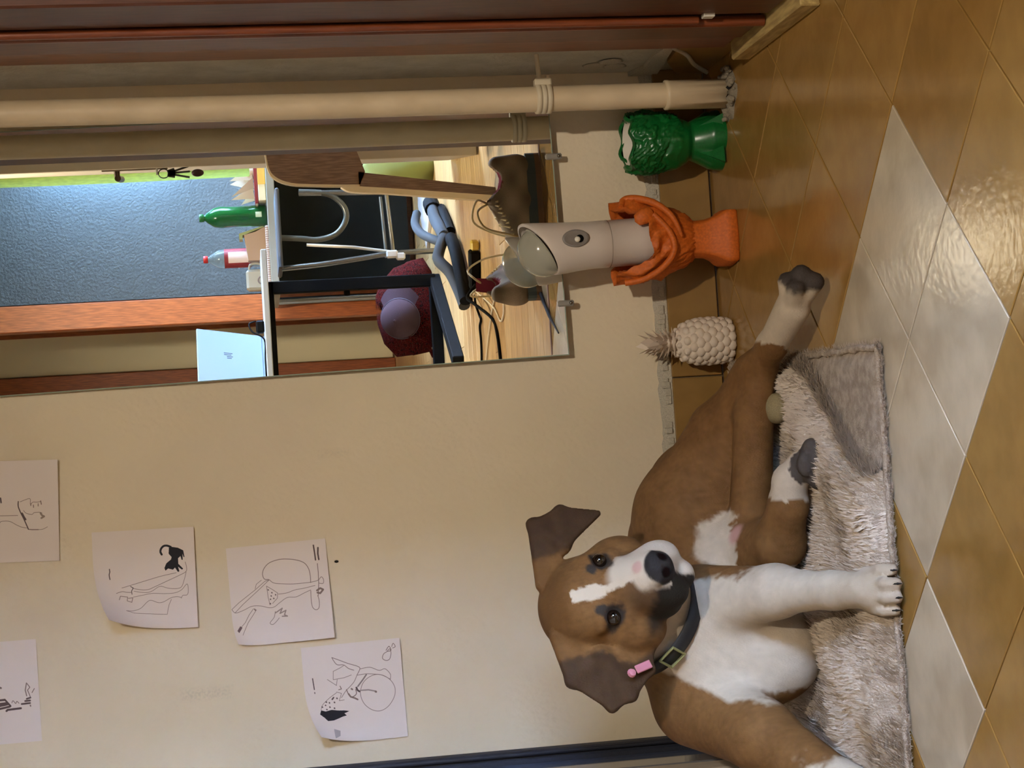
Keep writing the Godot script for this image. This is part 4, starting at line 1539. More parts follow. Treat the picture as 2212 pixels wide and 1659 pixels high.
func dog():
	spots = FastNoiseLite.new()
	spots.seed = 77
	spots.frequency = 14.0
	spots.fractal_octaves = 3
	var o = thing("dog", "brown and white dog with floppy ears lounging on the fluffy blanket", "dog", Vector3.ZERO)
	var F = Field.new(Vector3(-0.56, 0.0, 0.05), Vector3(0.30, 0.34, 0.80), 0.0046)
	var k = 0.028
	# trunk
	F.cap(Vector3(-0.264, 0.135, 0.385), Vector3(-0.225, 0.138, 0.30), 0.096, 0.10, k)
	F.cap(Vector3(-0.225, 0.138, 0.30), Vector3(-0.12, 0.125, 0.22), 0.10, 0.09, k)
	F.cap(Vector3(-0.12, 0.125, 0.22), Vector3(-0.05, 0.10, 0.20), 0.09, 0.085, k)
	# chest bulge and brisket
	F.ell(Vector3(-0.258, 0.116, 0.435), Vector3(0.076, 0.090, 0.058), k)
	F.ell(Vector3(-0.265, 0.080, 0.452), Vector3(0.063, 0.060, 0.055), k)
	# neck
	F.cap(Vector3(-0.247, 0.178, 0.385), Vector3(-0.187, 0.285, 0.435), 0.086, 0.068, k)
	# dog's left foreleg (right in the picture)
	F.cap(Vector3(-0.195, 0.168, 0.425), Vector3(-0.176, 0.105, 0.545), 0.054, 0.033, k)
	F.cap(Vector3(-0.176, 0.105, 0.545), Vector3(-0.173, 0.060, 0.645), 0.032, 0.0225, 0.02)
	F.cap(Vector3(-0.173, 0.060, 0.645), Vector3(-0.172, 0.034, 0.695), 0.0225, 0.024, 0.015)
	F.ell(Vector3(-0.172, 0.026, 0.704), Vector3(0.027, 0.019, 0.024), 0.010)
	for q in [[-0.1965, 0.726], [-0.1805, 0.737], [-0.1635, 0.737], [-0.1475, 0.726]]:
		F.cap(Vector3(q[0] * 0.9 - 0.0172, 0.033, q[1] - 0.034), Vector3(q[0], 0.024, q[1] - 0.008), 0.0075, 0.0084, 0.0012)
		F.cap(Vector3(q[0], 0.024, q[1] - 0.008), Vector3(q[0], 0.012, q[1] + 0.002), 0.0084, 0.0078, 0.002)
	# dog's right foreleg
	F.cap(Vector3(-0.328, 0.178, 0.395), Vector3(-0.362, 0.135, 0.53), 0.066, 0.046, k)
	F.cap(Vector3(-0.362, 0.135, 0.53), Vector3(-0.415, 0.070, 0.655), 0.044, 0.029, 0.02)
	F.cap(Vector3(-0.415, 0.070, 0.655), Vector3(-0.432, 0.032, 0.70), 0.028, 0.026, 0.015)
	F.ell(Vector3(-0.436, 0.027, 0.72), Vector3(0.032, 0.022, 0.032), 0.012)
	for q in [-0.459, -0.444, -0.428, -0.413]:
		F.cap(Vector3(q, 0.024, 0.72), Vector3(q - 0.002, 0.017, 0.745), 0.011, 0.0115, 0.004)
	# dog's left hind leg: big thigh, long shank, foot stretched out
	F.ell(Vector3(-0.075, 0.135, 0.27), Vector3(0.085, 0.085, 0.075), k)
	F.cap(Vector3(-0.075, 0.13, 0.275), Vector3(0.035, 0.092, 0.31), 0.082, 0.055, k)
	F.cap(Vector3(0.035, 0.085, 0.325), Vector3(0.125, 0.062, 0.400), 0.043, 0.0235, 0.02)
	F.cap(Vector3(0.080, 0.085, 0.320), Vector3(0.128, 0.078, 0.385), 0.022, 0.014, 0.015)
	F.cap(Vector3(0.125, 0.062, 0.400), Vector3(0.152, 0.055, 0.445), 0.0235, 0.020, 0.012)
	F.cap(Vector3(0.152, 0.055, 0.445), Vector3(0.198, 0.044, 0.515), 0.020, 0.024, 0.012)
	for q in [[0.238, 0.056, 0.536, 0.0135], [0.244, 0.042, 0.552, 0.0145], [0.234, 0.026, 0.556, 0.0135], [0.226, 0.052, 0.556, 0.0125]]:
		F.cap(Vector3(0.200, 0.044, 0.518), Vector3(q[0] - 0.008, q[1], q[2]), 0.017, q[3], 0.005)
	# shin of the stretched leg lies in front of the thigh
	F.cap(Vector3(-0.075, 0.080, 0.375), Vector3(0.060, 0.072, 0.395), 0.030, 0.027, 0.009)
	F.cap(Vector3(0.060, 0.072, 0.395), Vector3(0.128, 0.062, 0.408), 0.027, 0.021, 0.009)
	# dog's right hind leg: folded, sole towards the viewer
	F.cap(Vector3(-0.135, 0.080, 0.35), Vector3(-0.118, 0.068, 0.455), 0.056, 0.036, 0.014)
	F.cap(Vector3(-0.118, 0.068, 0.455), Vector3(-0.066, 0.064, 0.496), 0.035, 0.026, 0.012)
	F.cap(Vector3(-0.066, 0.064, 0.496), Vector3(-0.034, 0.064, 0.510), 0.026, 0.023, 0.010)
	F.cap(Vector3(-0.034, 0.064, 0.510), Vector3(-0.014, 0.052, 0.530), 0.022, 0.021, 0.008)
	for q in [[-0.036, 0.036, 0.548], [-0.021, 0.029, 0.556], [-0.003, 0.031, 0.556], [0.009, 0.043, 0.548]]:
		F.cap(Vector3(-0.015, 0.052, 0.534), Vector3(q[0], q[1], q[2]), 0.012, 0.0128, 0.003)
	F.ell(Vector3(-0.013, 0.055, 0.552), Vector3(0.017, 0.011, 0.010), 0.003)
	# belly and a low skin fold
	F.ell(Vector3(-0.14, 0.105, 0.34), Vector3(0.055, 0.055, 0.05), k)
	F.ell(Vector3(-0.112, 0.100, 0.385), Vector3(0.015, 0.015, 0.020), 0.010)
	var V = PackedVector3Array()
	var N = PackedVector3Array()
	var K = PackedColorArray()
	var I = PackedInt32Array()
	var res = F.mesh(V, N, K, I, paint_body, Transform3D())
	# head
	var B = Basis(Vector3.UP, deg_to_rad(22)) * Basis(Vector3.RIGHT, deg_to_rad(12)) * Basis(Vector3(0, 0, 1), deg_to_rad(6))
	var H = Transform3D(B, Vector3(-0.1765, 0.3266, 0.481))
	var G = Field.new(Vector3(-0.155, -0.115, -0.11), Vector3(0.155, 0.105, 0.15), 0.0026)
	k = 0.016
	G.ell(Vector3(0, 0.016, -0.012), Vector3(0.066, 0.062, 0.072), k)
	G.ell(Vector3(0, 0.030, 0.022), Vector3(0.046, 0.036, 0.034), k)
	for s in [-1.0, 1.0]:
		G.ell(Vector3(s * 0.049, -0.032, 0.014), Vector3(0.032, 0.043, 0.042), k)
		G.ell(Vector3(s * 0.034, 0.028, 0.040), Vector3(0.019, 0.011, 0.016), 0.012)
		G.ell(Vector3(s * 0.034, -0.006, 0.044), Vector3(0.020, 0.014, 0.018), 0.012)
		G.ell(Vector3(s * 0.023, -0.054, 0.084), Vector3(0.024, 0.030, 0.030), 0.010)
		G.ell(Vector3(s * 0.030, -0.056, 0.056), Vector3(0.019, 0.030, 0.028), 0.010)
	G.cap(Vector3(0, -0.016, 0.045), Vector3(0, -0.034, 0.096), 0.040, 0.031, k)
	G.cap(Vector3(0, -0.062, 0.02), Vector3(0, -0.082, 0.078), 0.036, 0.021, 0.012)
	G.cap(Vector3(0, -0.03, -0.03), Vector3(0, -0.085, -0.04), 0.062, 0.066, k)
	G.ell(Vector3(0, -0.028, 0.119), Vector3(0.0240, 0.0135, 0.0150), 0.005)
	G.ell(Vector3(0, -0.038, 0.120), Vector3(0.0185, 0.0165, 0.0140), 0.005)
	for s in [-1.0, 1.0]:
		G.carve(Vector3(s * 0.0115, -0.037, 0.137), 0.0068, 0.003)
		G.carve(Vector3(s * 0.0385, 0.0125, 0.0625), 0.0095, 0.008)
	G.carve(Vector3(0, -0.054, 0.128), 0.005, 0.006)
	# ears
	var th = 0.0045
	var A = Vector3(0.036, 0.072, -0.012)
	var Bk = Vector3(0.064, 0.046, -0.030)
	var Ct = Vector3(0.122, 0.062, -0.016)
	var Dl = Vector3(0.134, 0.024, -0.002)
	var T = Vector3(0.118, -0.022, 0.014)
	var E = Vector3(0.078, 0.036, 0.010)
	for q in [[A, Ct, E], [A, Bk, Ct], [Ct, Dl, E], [Dl, T, E]]:
		G.flap(q[0], q[1], q[2], th, 0.012)
	A = Vector3(-0.038, 0.070, -0.012)
	Bk = Vector3(-0.064, 0.044, -0.030)
	Ct = Vector3(-0.098, 0.060, -0.016)
	Dl = Vector3(-0.142, 0.018, -0.004)
	T = Vector3(-0.134, -0.008, 0.008)
	E = Vector3(-0.076, 0.022, 0.012)
	var U2 = Vector3(-0.104, -0.040, 0.014)
	var V2 = Vector3(-0.074, -0.046, 0.018)
	for q in [[A, Ct, E], [A, Bk, Ct], [Ct, Dl, E], [Dl, T, E], [T, U2, E], [U2, V2, E]]:
		G.flap(q[0], q[1], q[2], th, 0.012)
	res = G.mesh(res[0], res[1], res[2], res[3], paint_head, H)
	var coat = mat(Color(1, 1, 1), 0.7, {"vc": 1, "normal": noise_tex(0.09, Color(), Color(), 51, 256, 3, true, 6.0), "nscale": 0.22, "scale": Vector3(22, 9, 22), "spec": 0.25})
	part_mesh("body", array_mesh(res[0], res[1], res[2], res[3]), coat, o)
	# eyes
	var eye_m = mat(C8(24, 13, 8), 0.05, {"coat": 1.0, "coat_rough": 0.02})
	var pupil_m = mat(C8(8, 7, 7), 0.05, {"coat": 1.0, "coat_rough": 0.02})
	for s in [-1.0, 1.0]:
		var st = newst(true)
		var prof = []
		for i in 11:
			var t = PI * i / 10
			prof.append(Vector2(0.0100 * sin(t), -0.0100 * cos(t)))
		lathe(st, prof, 18, Transform3D(B, H * Vector3(s * 0.0385, 0.0125, 0.0525)))
		var ey = part("eye", st, eye_m, o)
		st = newst(true)
		lathe(st, [Vector2(0, 0.0106), Vector2(0.0028, 0.0103), Vector2(0.0042, 0.0097)], 14, Transform3D(B * Basis(Vector3.RIGHT, PI / 2 - 0.2), H * Vector3(s * 0.0385, 0.0125, 0.0525)))
		part("pupil", st, pupil_m, ey)
	# whiskers are not told apart; claws on the near forefoot
	for q in [[-0.1965, 0.734], [-0.1805, 0.745], [-0.1635, 0.745], [-0.1475, 0.734]]:
		var st = newst(true)
		tube(st, [Vector3(q[0], 0.018, q[1] - 0.004), Vector3(q[0], 0.013, q[1] + 0.001), Vector3(q[0], 0.009, q[1] + 0.0035)], [0.0018, 0.0015, 0.0006], 6)
		part("claw", st, M.dark, o)
	# collar round the neck
	var col = mat(C8(26, 26, 28), 0.6)
	var axis = (Vector3(-0.187, 0.285, 0.435) - Vector3(-0.247, 0.178, 0.385)).normalized()
	axis = (axis + Vector3(0.10, 0.1, 0.12)).normalized()
	var cx = axis.cross(Vector3(0, 0, 1)).normalized()
	var CB = Basis(cx, axis, cx.cross(axis))
	var st = newst(true)
	lathe(st, [Vector2(0.079, -0.011), Vector2(0.082, -0.010), Vector2(0.0825, 0.010), Vector2(0.079, 0.011)], 60, Transform3D(CB, Vector3(-0.208, 0.242, 0.420)))
	var cl = part("collar", st, col, o)
	cl.set_meta("label", "black collar")
	st = newst()
	var bp = CB * Vector3(0, 0, 0)
	var bd = (Vector3(-0.268, 0.212, 0.470) - Vector3(-0.208, 0.242, 0.420))
	bd = (bd - axis * bd.dot(axis)).normalized()
	var bc = Vector3(-0.208, 0.242, 0.420) + bd * 0.0835
	var bs = axis.cross(bd).normalized()
	var BX = Basis(bs, axis, bs.cross(axis))
	for q in [[Vector3(0.013, 0, 0), Vector3(0.003, 0.026, 0.004)], [Vector3(-0.013, 0, 0), Vector3(0.003, 0.026, 0.004)], [Vector3(0, 0.0115, 0), Vector3(0.026, 0.003, 0.004)], [Vector3(0, -0.0115, 0), Vector3(0.026, 0.003, 0.004)]]:
		box(st, Transform3D(BX, bc + BX * q[0]), q[1], 0.001)
	part("buckle", st, mat(C8(150, 150, 100), 0.4, {"metal": 0.5}), cl)
	# ear tag
	st = newst()
	var tagm = mat(C8(196, 124, 136), 0.5)
	var tp = H * Vector3(-0.108, -0.010, 0.027)
	box(st, Transform3D(B * Basis(Vector3(0, 0, 1), 0.25), tp + B * Vector3(0.006, -0.014, 0.002)), Vector3(0.011, 0.024, 0.0025), 0.001)
	lathe(st, [Vector2(0, 0.004), Vector2(0.0045, 0.003), Vector2(0.006, -0.001)], 12, Transform3D(B * Basis(Vector3.RIGHT, PI / 2), tp + B * Vector3(0, 0.004, 0.001)))
	var tg = part("ear_tag", st, tagm, o)
	tg.set_meta("label", "pink plastic ear tag")

func small_front_things():
	var o = thing("ball", "small worn olive ball lying on the blanket beside the outstretched hind leg", "ball", Vector3(0.066, 0.046, 0.418))
	var st = newst(true)
	var prof = []
	for i in 15:
		var t = PI * i / 14
		prof.append(Vector2(0.0215 * sin(t), -0.0175 * cos(t)))
	lathe(st, prof, 26)
	part("shell", st, mat(C8(150, 134, 96), 0.85, {"tex": M.fine, "scale": Vector3(30, 30, 30)}), o)

func left_things():
	# navy padded board leaning at the left edge
	var o = thing("padded_board", "tall dark navy padded board standing at the wall left of the dog", "board", Vector3(-0.58, 0, 0.06))
	var st = newst()
	box(st, Vector3(0, 0.40, 0), Vector3(0.316, 0.78, 0.05), 0.012)
	part("panel", st, mat(C8(34, 40, 58), 0.7, {"tex": M.fine, "scale": Vector3(20, 20, 20)}), o)
	st = newst()
	box(st, Vector3(0.0, 0.40, 0.028), Vector3(0.28, 0.74, 0.008), 0.003)
	part("cover", st, mat(C8(48, 56, 76), 0.6), o)
	st = newst(true)
	tube(st, [Vector3(0.155, 0.01, 0.026), Vector3(0.155, 0.79, 0.026)], 0.004, 8)
	part("piping", st, mat(C8(24, 28, 42), 0.6), o)
	# clear plastic pack with a blue label
	var p = thing("plastic_pack", "clear plastic pack with white contents and a blue label by the navy board", "package", Vector3(-0.565, 0, 0.20))
	st = newst()
	box(st, Vector3(0, 0.19, 0), Vector3(0.235, 0.37, 0.10), 0.02)
	part("contents", st, mat(C8(208, 196, 180), 0.7, {"tex": M.blotch, "scale": Vector3(9, 9, 9)}), p)
	st = newst()
	box(st, Vector3(0.004, 0.198, 0.002), Vector3(0.252, 0.39, 0.112), 0.024)
	part("film", st, mat(Color(1, 1, 1), 0.05, {"alpha": 0.12}), p)
	st = newst()
	box(st, Vector3(0.03, 0.13, 0.0525), Vector3(0.16, 0.12, 0.003), 0.001)
	part("label", st, mat(C8(30, 70, 150), 0.4), p)

# ---------------------------------------------------------------- the room that the mirror shows
func desk_side():
	var o = thing("desk", "light grey topped desk against the blue-grey wall, seen in the mirror", "desk", Vector3.ZERO)
	var st = newst()
	span(st, Vector3(0.775, 0.604, 4.8), Vector3(1.95, 0.637, 5.38), 0.003)
	part("desk_top", st, mat(C8(134, 131, 120), 0.45), o)
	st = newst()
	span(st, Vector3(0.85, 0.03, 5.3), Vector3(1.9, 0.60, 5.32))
	part("shade_panel", st, mat(C8(30, 30, 27), 0.95, {"spec": 0.1}), o)  # added dark sheet, puts the shade under the desk into colour
	for q in [[0.80, 5.34], [1.9, 5.34], [1.9, 4.85]]:
		st = newst(true)
		tube(st, [Vector3(q[0], 0, q[1]), Vector3(q[0], 0.605, q[1])], 0.016, 12)
		part("leg", st, M.chrome, o)
	# open white door seen on its edge, with handle and keys
	var d = thing("room_door", "white open door seen edge-on in the mirror, keys in its lock", "door", Vector3(0.998, 0, 2.97))
	d.rotation.y = atan(0.15)
	st = newst()
	span(st, Vector3(0, 0.006, 0), Vector3(0.036, 2.05, 0.80), 0.002)
	part("door_leaf", st, mat(C8(176, 164, 142), 0.5), d)
	st = newst(true)
	tube(st, [Vector3(0.0, 1.115, 0.05), Vector3(-0.016, 1.115, 0.05), Vector3(-0.030, 1.113, 0.05)], 0.009, 12)
	tube(st, [Vector3(-0.026, 1.113, 0.042), Vector3(-0.028, 1.11, 0.10), Vector3(-0.028, 1.108, 0.15)], 0.010, 12)
	var hd = part("handle", st, mat(C8(70, 56, 44), 0.35, {"metal": 0.8}), d)
	st = newst()
	box(st, Vector3(-0.002, 1.06, 0.05), Vector3(0.004, 0.20, 0.04), 0.001)
	part("handle_plate", st, mat(C8(120, 104, 84), 0.35, {"metal": 0.8}), hd)
	var kx = thing("key_ring", "bunch of dark keys with oval fob hanging from the white door", "keys", Vector3(0.985, 0.985, 3.0))
	var km = mat(C8(52, 50, 46), 0.4, {"metal": 0.6})
	st = newst(true)
	var ring = []
	for i in 21:
		ring.append(Vector3(0.014 * cos(TAU * i / 20), -0.012 + 0.016 * sin(TAU * i / 20), 0))
	tube(st, ring, 0.0018, 6, false)
	part("ring", st, km, kx)
	st = newst()
	box(st, Vector3(0.012, 0.008, 0.0), Vector3(0.03, 0.006, 0.004), 0.001)
	part("lock_key", st, M.chrome, kx)
	for a in [-0.22, 0.05, 0.30]:
		var XF = Transform3D(Basis(Vector3(0, 0, 1), a), Vector3(0, -0.024, 0))
		st = newst()
		box(st, XF * Transform3D(Basis(), Vector3(0, -0.012, 0)), Vector3(0.02, 0.024, 0.003), 0.001)
		box(st, XF * Transform3D(Basis(), Vector3(0, -0.045, 0)), Vector3(0.006, 0.046, 0.002))
		part("key", st, km, kx)
	st = newst(true)
	lathe(st, [Vector2(0, -0.004), Vector2(0.011, -0.003), Vector2(0.012, 0), Vector2(0.011, 0.003), Vector2(0, 0.004)], 20, Transform3D(Basis(Vector3.RIGHT, PI / 2) * Basis().scaled(Vector3(1, 1, 1.6)), Vector3(-0.002, -0.115, 0)))
	part("fob", st, mat(C8(60, 30, 34), 0.5), kx)
	# green curtain with a cool wall light behind it
	var g = thing("curtain", "lime green curtain hanging at the right of the blue-grey wall", "curtain", Vector3(1.238, 0.70, 4.68))
	st = newst(true)
	sheet(st, 60, 10, func(u, v): return Vector3(u * 0.55 + 0.012 * v - 0.01 * sin(v * 3.0), v * 1.8, 0.025 * sin(u * 30.0 + v) * (0.3 + u)), Vector3(0, 0, -1))
	part("cloth", st, mat(C8(122, 138, 50), 0.8, {"back": Color(0.20, 0.26, 0.06), "tex": M.fine, "scale": Vector3(8, 2, 8)}), g)
	st = newst(true)
	tube(st, [Vector3(-0.06, 1.81, 0), Vector3(0.62, 1.81, 0)], 0.01, 10)
	part("rod", st, M.chrome, g)
	st = newst()
	span(st, Vector3(0.61, 1.79, 0), Vector3(0.63, 1.9, 0.02))
	part("rod_hanger", st, M.chrome, g)
	var lm = thing("wall_light", "cool white bar lamp fixed on the blue-grey wall behind the curtain", "lamp", Vector3(1.60, 1.30, 5.34))
	st = newst()
	box(st, Vector3(0, 0, 0.03), Vector3(0.08, 0.62, 0.06), 0.004)
	part("housing", st, M.white, lm)
	st = newst(true)
	tube(st, [Vector3(-0.055, -0.28, 0.0), Vector3(-0.055, 0.28, 0.0)], 0.012, 12)
	part("light_tube", st, mat(C8(240, 248, 255), 0.4, {"emit": Color(0.62, 0.80, 1.0), "energy": 8.0}), lm)
	for y in [-0.2, 0.0, 0.2]:
		var om = OmniLight3D.new()
		om.name = "tube_light"
		om.light_color = Color(0.55, 0.76, 1.0)
		om.light_energy = 0.55
		om.omni_range = 10.0
		om.omni_attenuation = 2.0
		om.light_size = 0.02
		om.shadow_enabled = true
		om.position = Vector3(-0.085, y, -0.03)
		lm.add_child(om, true)
	# things on the desk
	bottle("drink_bottle", "green plastic bottle standing on the desk in the mirror", Vector3(1.118, 0.637, 4.95), 0.275, 0.044, mat(C8(10, 78, 30), 0.12, {"alpha": 0.85}), mat(C8(12, 84, 34), 0.4), null)
	bottle("drink_bottle", "clear bottle with red label and red cap on the desk in the mirror", Vector3(0.963, 0.637, 5.08), 0.27, 0.040, mat(C8(120, 130, 126), 0.1, {"alpha": 0.3}), mat(C8(170, 30, 26), 0.4), mat(C8(122, 20, 26), 0.5))
	var b = thing("carton", "pale green and peach pitched carton between the two bottles on the desk", "carton", Vector3(1.003, 0.637, 5.00))
	st = newst()
	prism(st, [Vector2(-0.068, 0), Vector2(0.068, 0), Vector2(0.068, 0.018), Vector2(0.052, 0.05), Vector2(0.04, 0.098), Vector2(-0.066, 0.085)], 0.08, Transform3D(Basis(), Vector3(0, 0, -0.04)))
	part("box", st, mat(C8(176, 148, 126), 0.6), b)
	st = newst()
	prism(st, [Vector2(0.070, 0.014), Vector2(0.074, 0.02), Vector2(0.046, 0.118), Vector2(0.022, 0.118), Vector2(0.022, 0.104), Vector2(0.038, 0.104)], 0.084, Transform3D(Basis(), Vector3(0, 0, -0.042)))
	part("lid", st, mat(C8(150, 158, 104), 0.6), b)
	var mg = thing("mug", "white square mug with a ring mark on the desk in the mirror", "mug", Vector3(0.858, 0.637, 5.0))
	st = newst()
	box(st, Vector3(0, 0.05, 0), Vector3(0.085, 0.098, 0.08), 0.01)
	part("cup", st, mat(C8(168, 164, 150), 0.35), mg)
	st = newst(true)
	tube(st, smooth_path([Vector3(0.04, 0.085, -0.02), Vector3(0.062, 0.08, -0.02), Vector3(0.068, 0.055, -0.02), Vector3(0.058, 0.03, -0.02), Vector3(0.04, 0.026, -0.02)], 5), 0.005, 8)
	part("handle", st, mat(C8(168, 164, 150), 0.35), mg)
	st = newst(true)
	lathe(st, [Vector2(0.012, 0), Vector2(0.012, 0.001), Vector2(0.018, 0.001), Vector2(0.018, 0)], 24, Transform3D(Basis(Vector3.RIGHT, -PI / 2), Vector3(-0.004, 0.036, -0.0402)))
	part("ring_mark", st, mat(C8(130, 120, 120), 0.5), mg)
	var nb = thing("spiral_notebook", "spiral bound white notebook lying along the desk front in the mirror", "notebook", Vector3(0.94, 0.637, 4.83))
	st = newst()
	box(st, Vector3(0, 0.006, 0.06), Vector3(0.235, 0.011, 0.17), 0.001)
	part("pages", st, mat(C8(170, 148, 142), 0.7), nb)
	for i in 26:
		st = newst(true)
		tube(st, [Vector3(-0.112 + i * 0.009, 0.001, -0.024), Vector3(-0.112 + i * 0.009, 0.007, -0.028), Vector3(-0.112 + i * 0.009, 0.0125, -0.022)], 0.0013, 5)
		part("wire_loop", st, M.white, nb)
	var bk = thing("book", "thick book with yellow spine lying on the desk beside the curtain", "book", Vector3(1.27, 0.637, 4.92))
	st = newst()
	box(st, Vector3(0, 0.016, 0), Vector3(0.21, 0.030, 0.16), 0.002)
	part("pages", st, mat(C8(226, 212, 176), 0.7), bk)
	st = newst()
	box(st, Vector3(0.02, 0.016, -0.078), Vector3(0.12, 0.031, 0.008), 0.001)
	part("spine", st, mat(C8(216, 168, 74), 0.6), bk)
	var bk2 = thing("book", "thin dark red book on top of the yellow spined book", "book", Vector3(1.25, 0.669, 4.93))
	st = newst()
	box(st, Vector3(0, 0.007, 0), Vector3(0.19, 0.013, 0.14), 0.001)
	part("cover", st, mat(C8(112, 24, 26), 0.5), bk2)
	st = newst()
	box(st, Vector3(-0.002, 0.007, 0.002), Vector3(0.188, 0.009, 0.141))
	part("pages", st, mat(C8(220, 206, 180), 0.8), bk2)
	var pb = thing("paper_bag", "crumpled pale paper bag on the dark red book", "bag", Vector3(1.245, 0.683, 4.94))
	st = newst()
	var rng = RandomNumberGenerator.new()
	rng.seed = 61
	for i in 7:
		var a = Vector3(rng.randf_range(-0.09, 0.05), 0, rng.randf_range(-0.05, 0.05))
		var b1 = a + Vector3(rng.randf_range(0.03, 0.07), rng.randf_range(0.0, 0.03), rng.randf_range(-0.03, 0.03))
		var c1 = a + Vector3(rng.randf_range(-0.05, 0.03), rng.randf_range(0.04, 0.10), rng.randf_range(-0.03, 0.03))
		tri(st, a, b1, c1, Vector3(0, 0.3, -1))
		tri(st, a + Vector3(0, 0, 0.003), b1 + Vector3(0, 0, 0.003), c1 + Vector3(0, 0, 0.003), Vector3(0, 0.3, 1))
	part("folds", st, mat(C8(206, 196, 182), 0.8), pb)
	st = newst(true)
	lathe(st, [Vector2(0.03, 0), Vector2(0.042, 0.02), Vector2(0.036, 0.05), Vector2(0.02, 0.066), Vector2(0, 0.07)], 9, Transform3D(Basis(), Vector3(0.05, 0, 0)))
	part("pouch", st, mat(C8(222, 216, 190), 0.8), pb)
	# chair of chrome tube in front of the desk
	var ch = thing("tube_chair", "chrome tube folding chair frame under the desk in the mirror", "chair", Vector3.ZERO)
	st = newst(true)
	tube(st, smooth_path([Vector3(0.952, 0.60, 4.40), Vector3(0.945, 0.52, 4.40), Vector3(0.938, 0.46, 4.40), Vector3(0.955, 0.39, 4.40), Vector3(1.0, 0.35, 4.40), Vector3(1.045, 0.345, 4.40), Vector3(1.085, 0.37, 4.40), Vector3(1.115, 0.42, 4.40), Vector3(1.125, 0.52, 4.40)], 5), 0.011, 12)
	part("loop_tube", st, mat(C8(92, 90, 80), 0.35, {"metal": 0.7}), ch)
	st = newst(true)
	tube(st, smooth_path([Vector3(0.838, 0.60, 4.44), Vector3(0.845, 0.45, 4.42), Vector3(0.86, 0.30, 4.41), Vector3(0.872, 0.17, 4.40), Vector3(0.874, 0.0, 4.40)], 5), 0.011, 12)
	part("leg", st, M.chrome, ch)
	st = newst(true)
	tube(st, [Vector3(1.12, 0.52, 4.40), Vector3(1.11, 0.17, 4.40), Vector3(1.105, 0.0, 4.40)], 0.011, 12)
	part("leg", st, M.chrome, ch)
	st = newst(true)
	tube(st, [Vector3(0.925, 0.50, 4.44), Vector3(0.905, 0.32, 4.42), Vector3(0.878, 0.18, 4.40)], 0.006, 10)
	part("brace", st, mat(C8(216, 206, 186), 0.35), ch)
	st = newst(true)
	tube(st, [Vector3(0.87, 0.172, 4.40), Vector3(1.11, 0.186, 4.40)], 0.008, 10)
	part("cross_rod", st, M.chrome, ch)
	st = newst(true)
	tube(st, [Vector3(0.87, 0.19, 4.52), Vector3(1.11, 0.20, 4.52)], 0.006, 10)
	part("cross_rod", st, mat(C8(120, 116, 104), 0.4, {"metal": 0.6}), ch)
	st = newst()
	box(st, Vector3(0.868, 0.178, 4.395), Vector3(0.03, 0.045, 0.03), 0.006)
	box(st, Vector3(0.858, 0.145, 4.395), Vector3(0.028, 0.035, 0.03), 0.006)
	part("joint_cap", st, M.white, ch)
	st = newst()
	span(st, Vector3(0.83, 0.595, 4.36), Vector3(1.14, 0.612, 4.70), 0.006)
	part("seat", st, mat(C8(60, 60, 62), 0.6), ch)
	# bent plywood stool beside the open door
	var s = thing("plywood_stool", "brown bent plywood stool with pale edges beside the open door", "stool", Vector3(0, 0, 2.60))
	var face = mat(C8(128, 98, 74), 0.7, {"tex": M.woodn, "scale": Vector3(20, 2, 20)})
	var ply = mat(C8(214, 192, 154), 0.5)
	var outer = curve2([Vector2(1.02, 0.672), Vector2(0.93, 0.664), Vector2(0.895, 0.645), Vector2(0.875, 0.60), Vector2(0.868, 0.53), Vector2(0.864, 0.46), Vector2(0.862, 0.40)], 4)
	var poly = outer.duplicate()
	poly.append(Vector2(0.905, 0.38))
	poly.append(Vector2(1.02, 0.42))
	st = newst()
	prism(st, poly, 0.018, Transform3D(Basis(), Vector3(0, 0, 0.03)))
	part("shade_panel", st, face, s)
	st = newst()
	var strip = []
	for q in outer:
		strip.append(q)
	for i in range(outer.size() - 1, -1, -1):
		strip.append(outer[i] + Vector2(0.006, -0.004))
	prism(st, strip, 0.022, Transform3D(Basis(), Vector3(0, 0, 0.028)))
	part("panel_edge", st, ply, s)
	st = newst()
	prism(st, [Vector2(0.852, 0.40), Vector2(0.905, 0.40), Vector2(0.843, 0.0), Vector2(0.812, 0.0)], 0.03, Transform3D(Basis(), Vector3(0, 0, 0.03)))
	part("leg", st, face, s)
	st = newst()
	prism(st, curve2([Vector2(0.858, 0.455), Vector2(0.846, 0.435), Vector2(0.840, 0.40), Vector2(0.836, 0.34)], 4) + [Vector2(0.797, 0.0), Vector2(0.814, 0.0), Vector2(0.852, 0.34), Vector2(0.860, 0.42)], 0.03, Transform3D(Basis(), Vector3(0, 0, 0.0)))
	part("leg", st, ply, s)
	st = newst()
	span(st, Vector3(0.90, 0.40, 0.05), Vector3(1.10, 0.418, 0.28), 0.004)
	part("seat", st, face, s)
	st = newst()
	prism(st, [Vector2(1.05, 0.405), Vector2(1.09, 0.405), Vector2(1.12, 0.0), Vector2(1.09, 0.0)], 0.03, Transform3D(Basis(), Vector3(0, 0, 0.25)))
	part("leg", st, face, s)
	# green cloth heap under the desk
	var gc = thing("cloth_heap", "yellow-green cloth heap behind the plywood stool", "cloth", Vector3(1.205, 0.0, 4.40))
	st = newst(true)
	lathe(st, [Vector2(0.05, 0.0), Vector2(0.075, 0.05), Vector2(0.085, 0.13), Vector2(0.075, 0.2), Vector2(0.05, 0.25), Vector2(0.02, 0.268), Vector2(0, 0.27)], 18, Transform3D(), func(th, i, p): return Vector3(cos(th) * (p.x + 0.010 * sin(th * 3 + i)), p.y, sin(th) * (p.x + 0.008 * cos(th * 4 + i))))
	part("cloth", st, mat(C8(120, 124, 62), 0.85), gc)

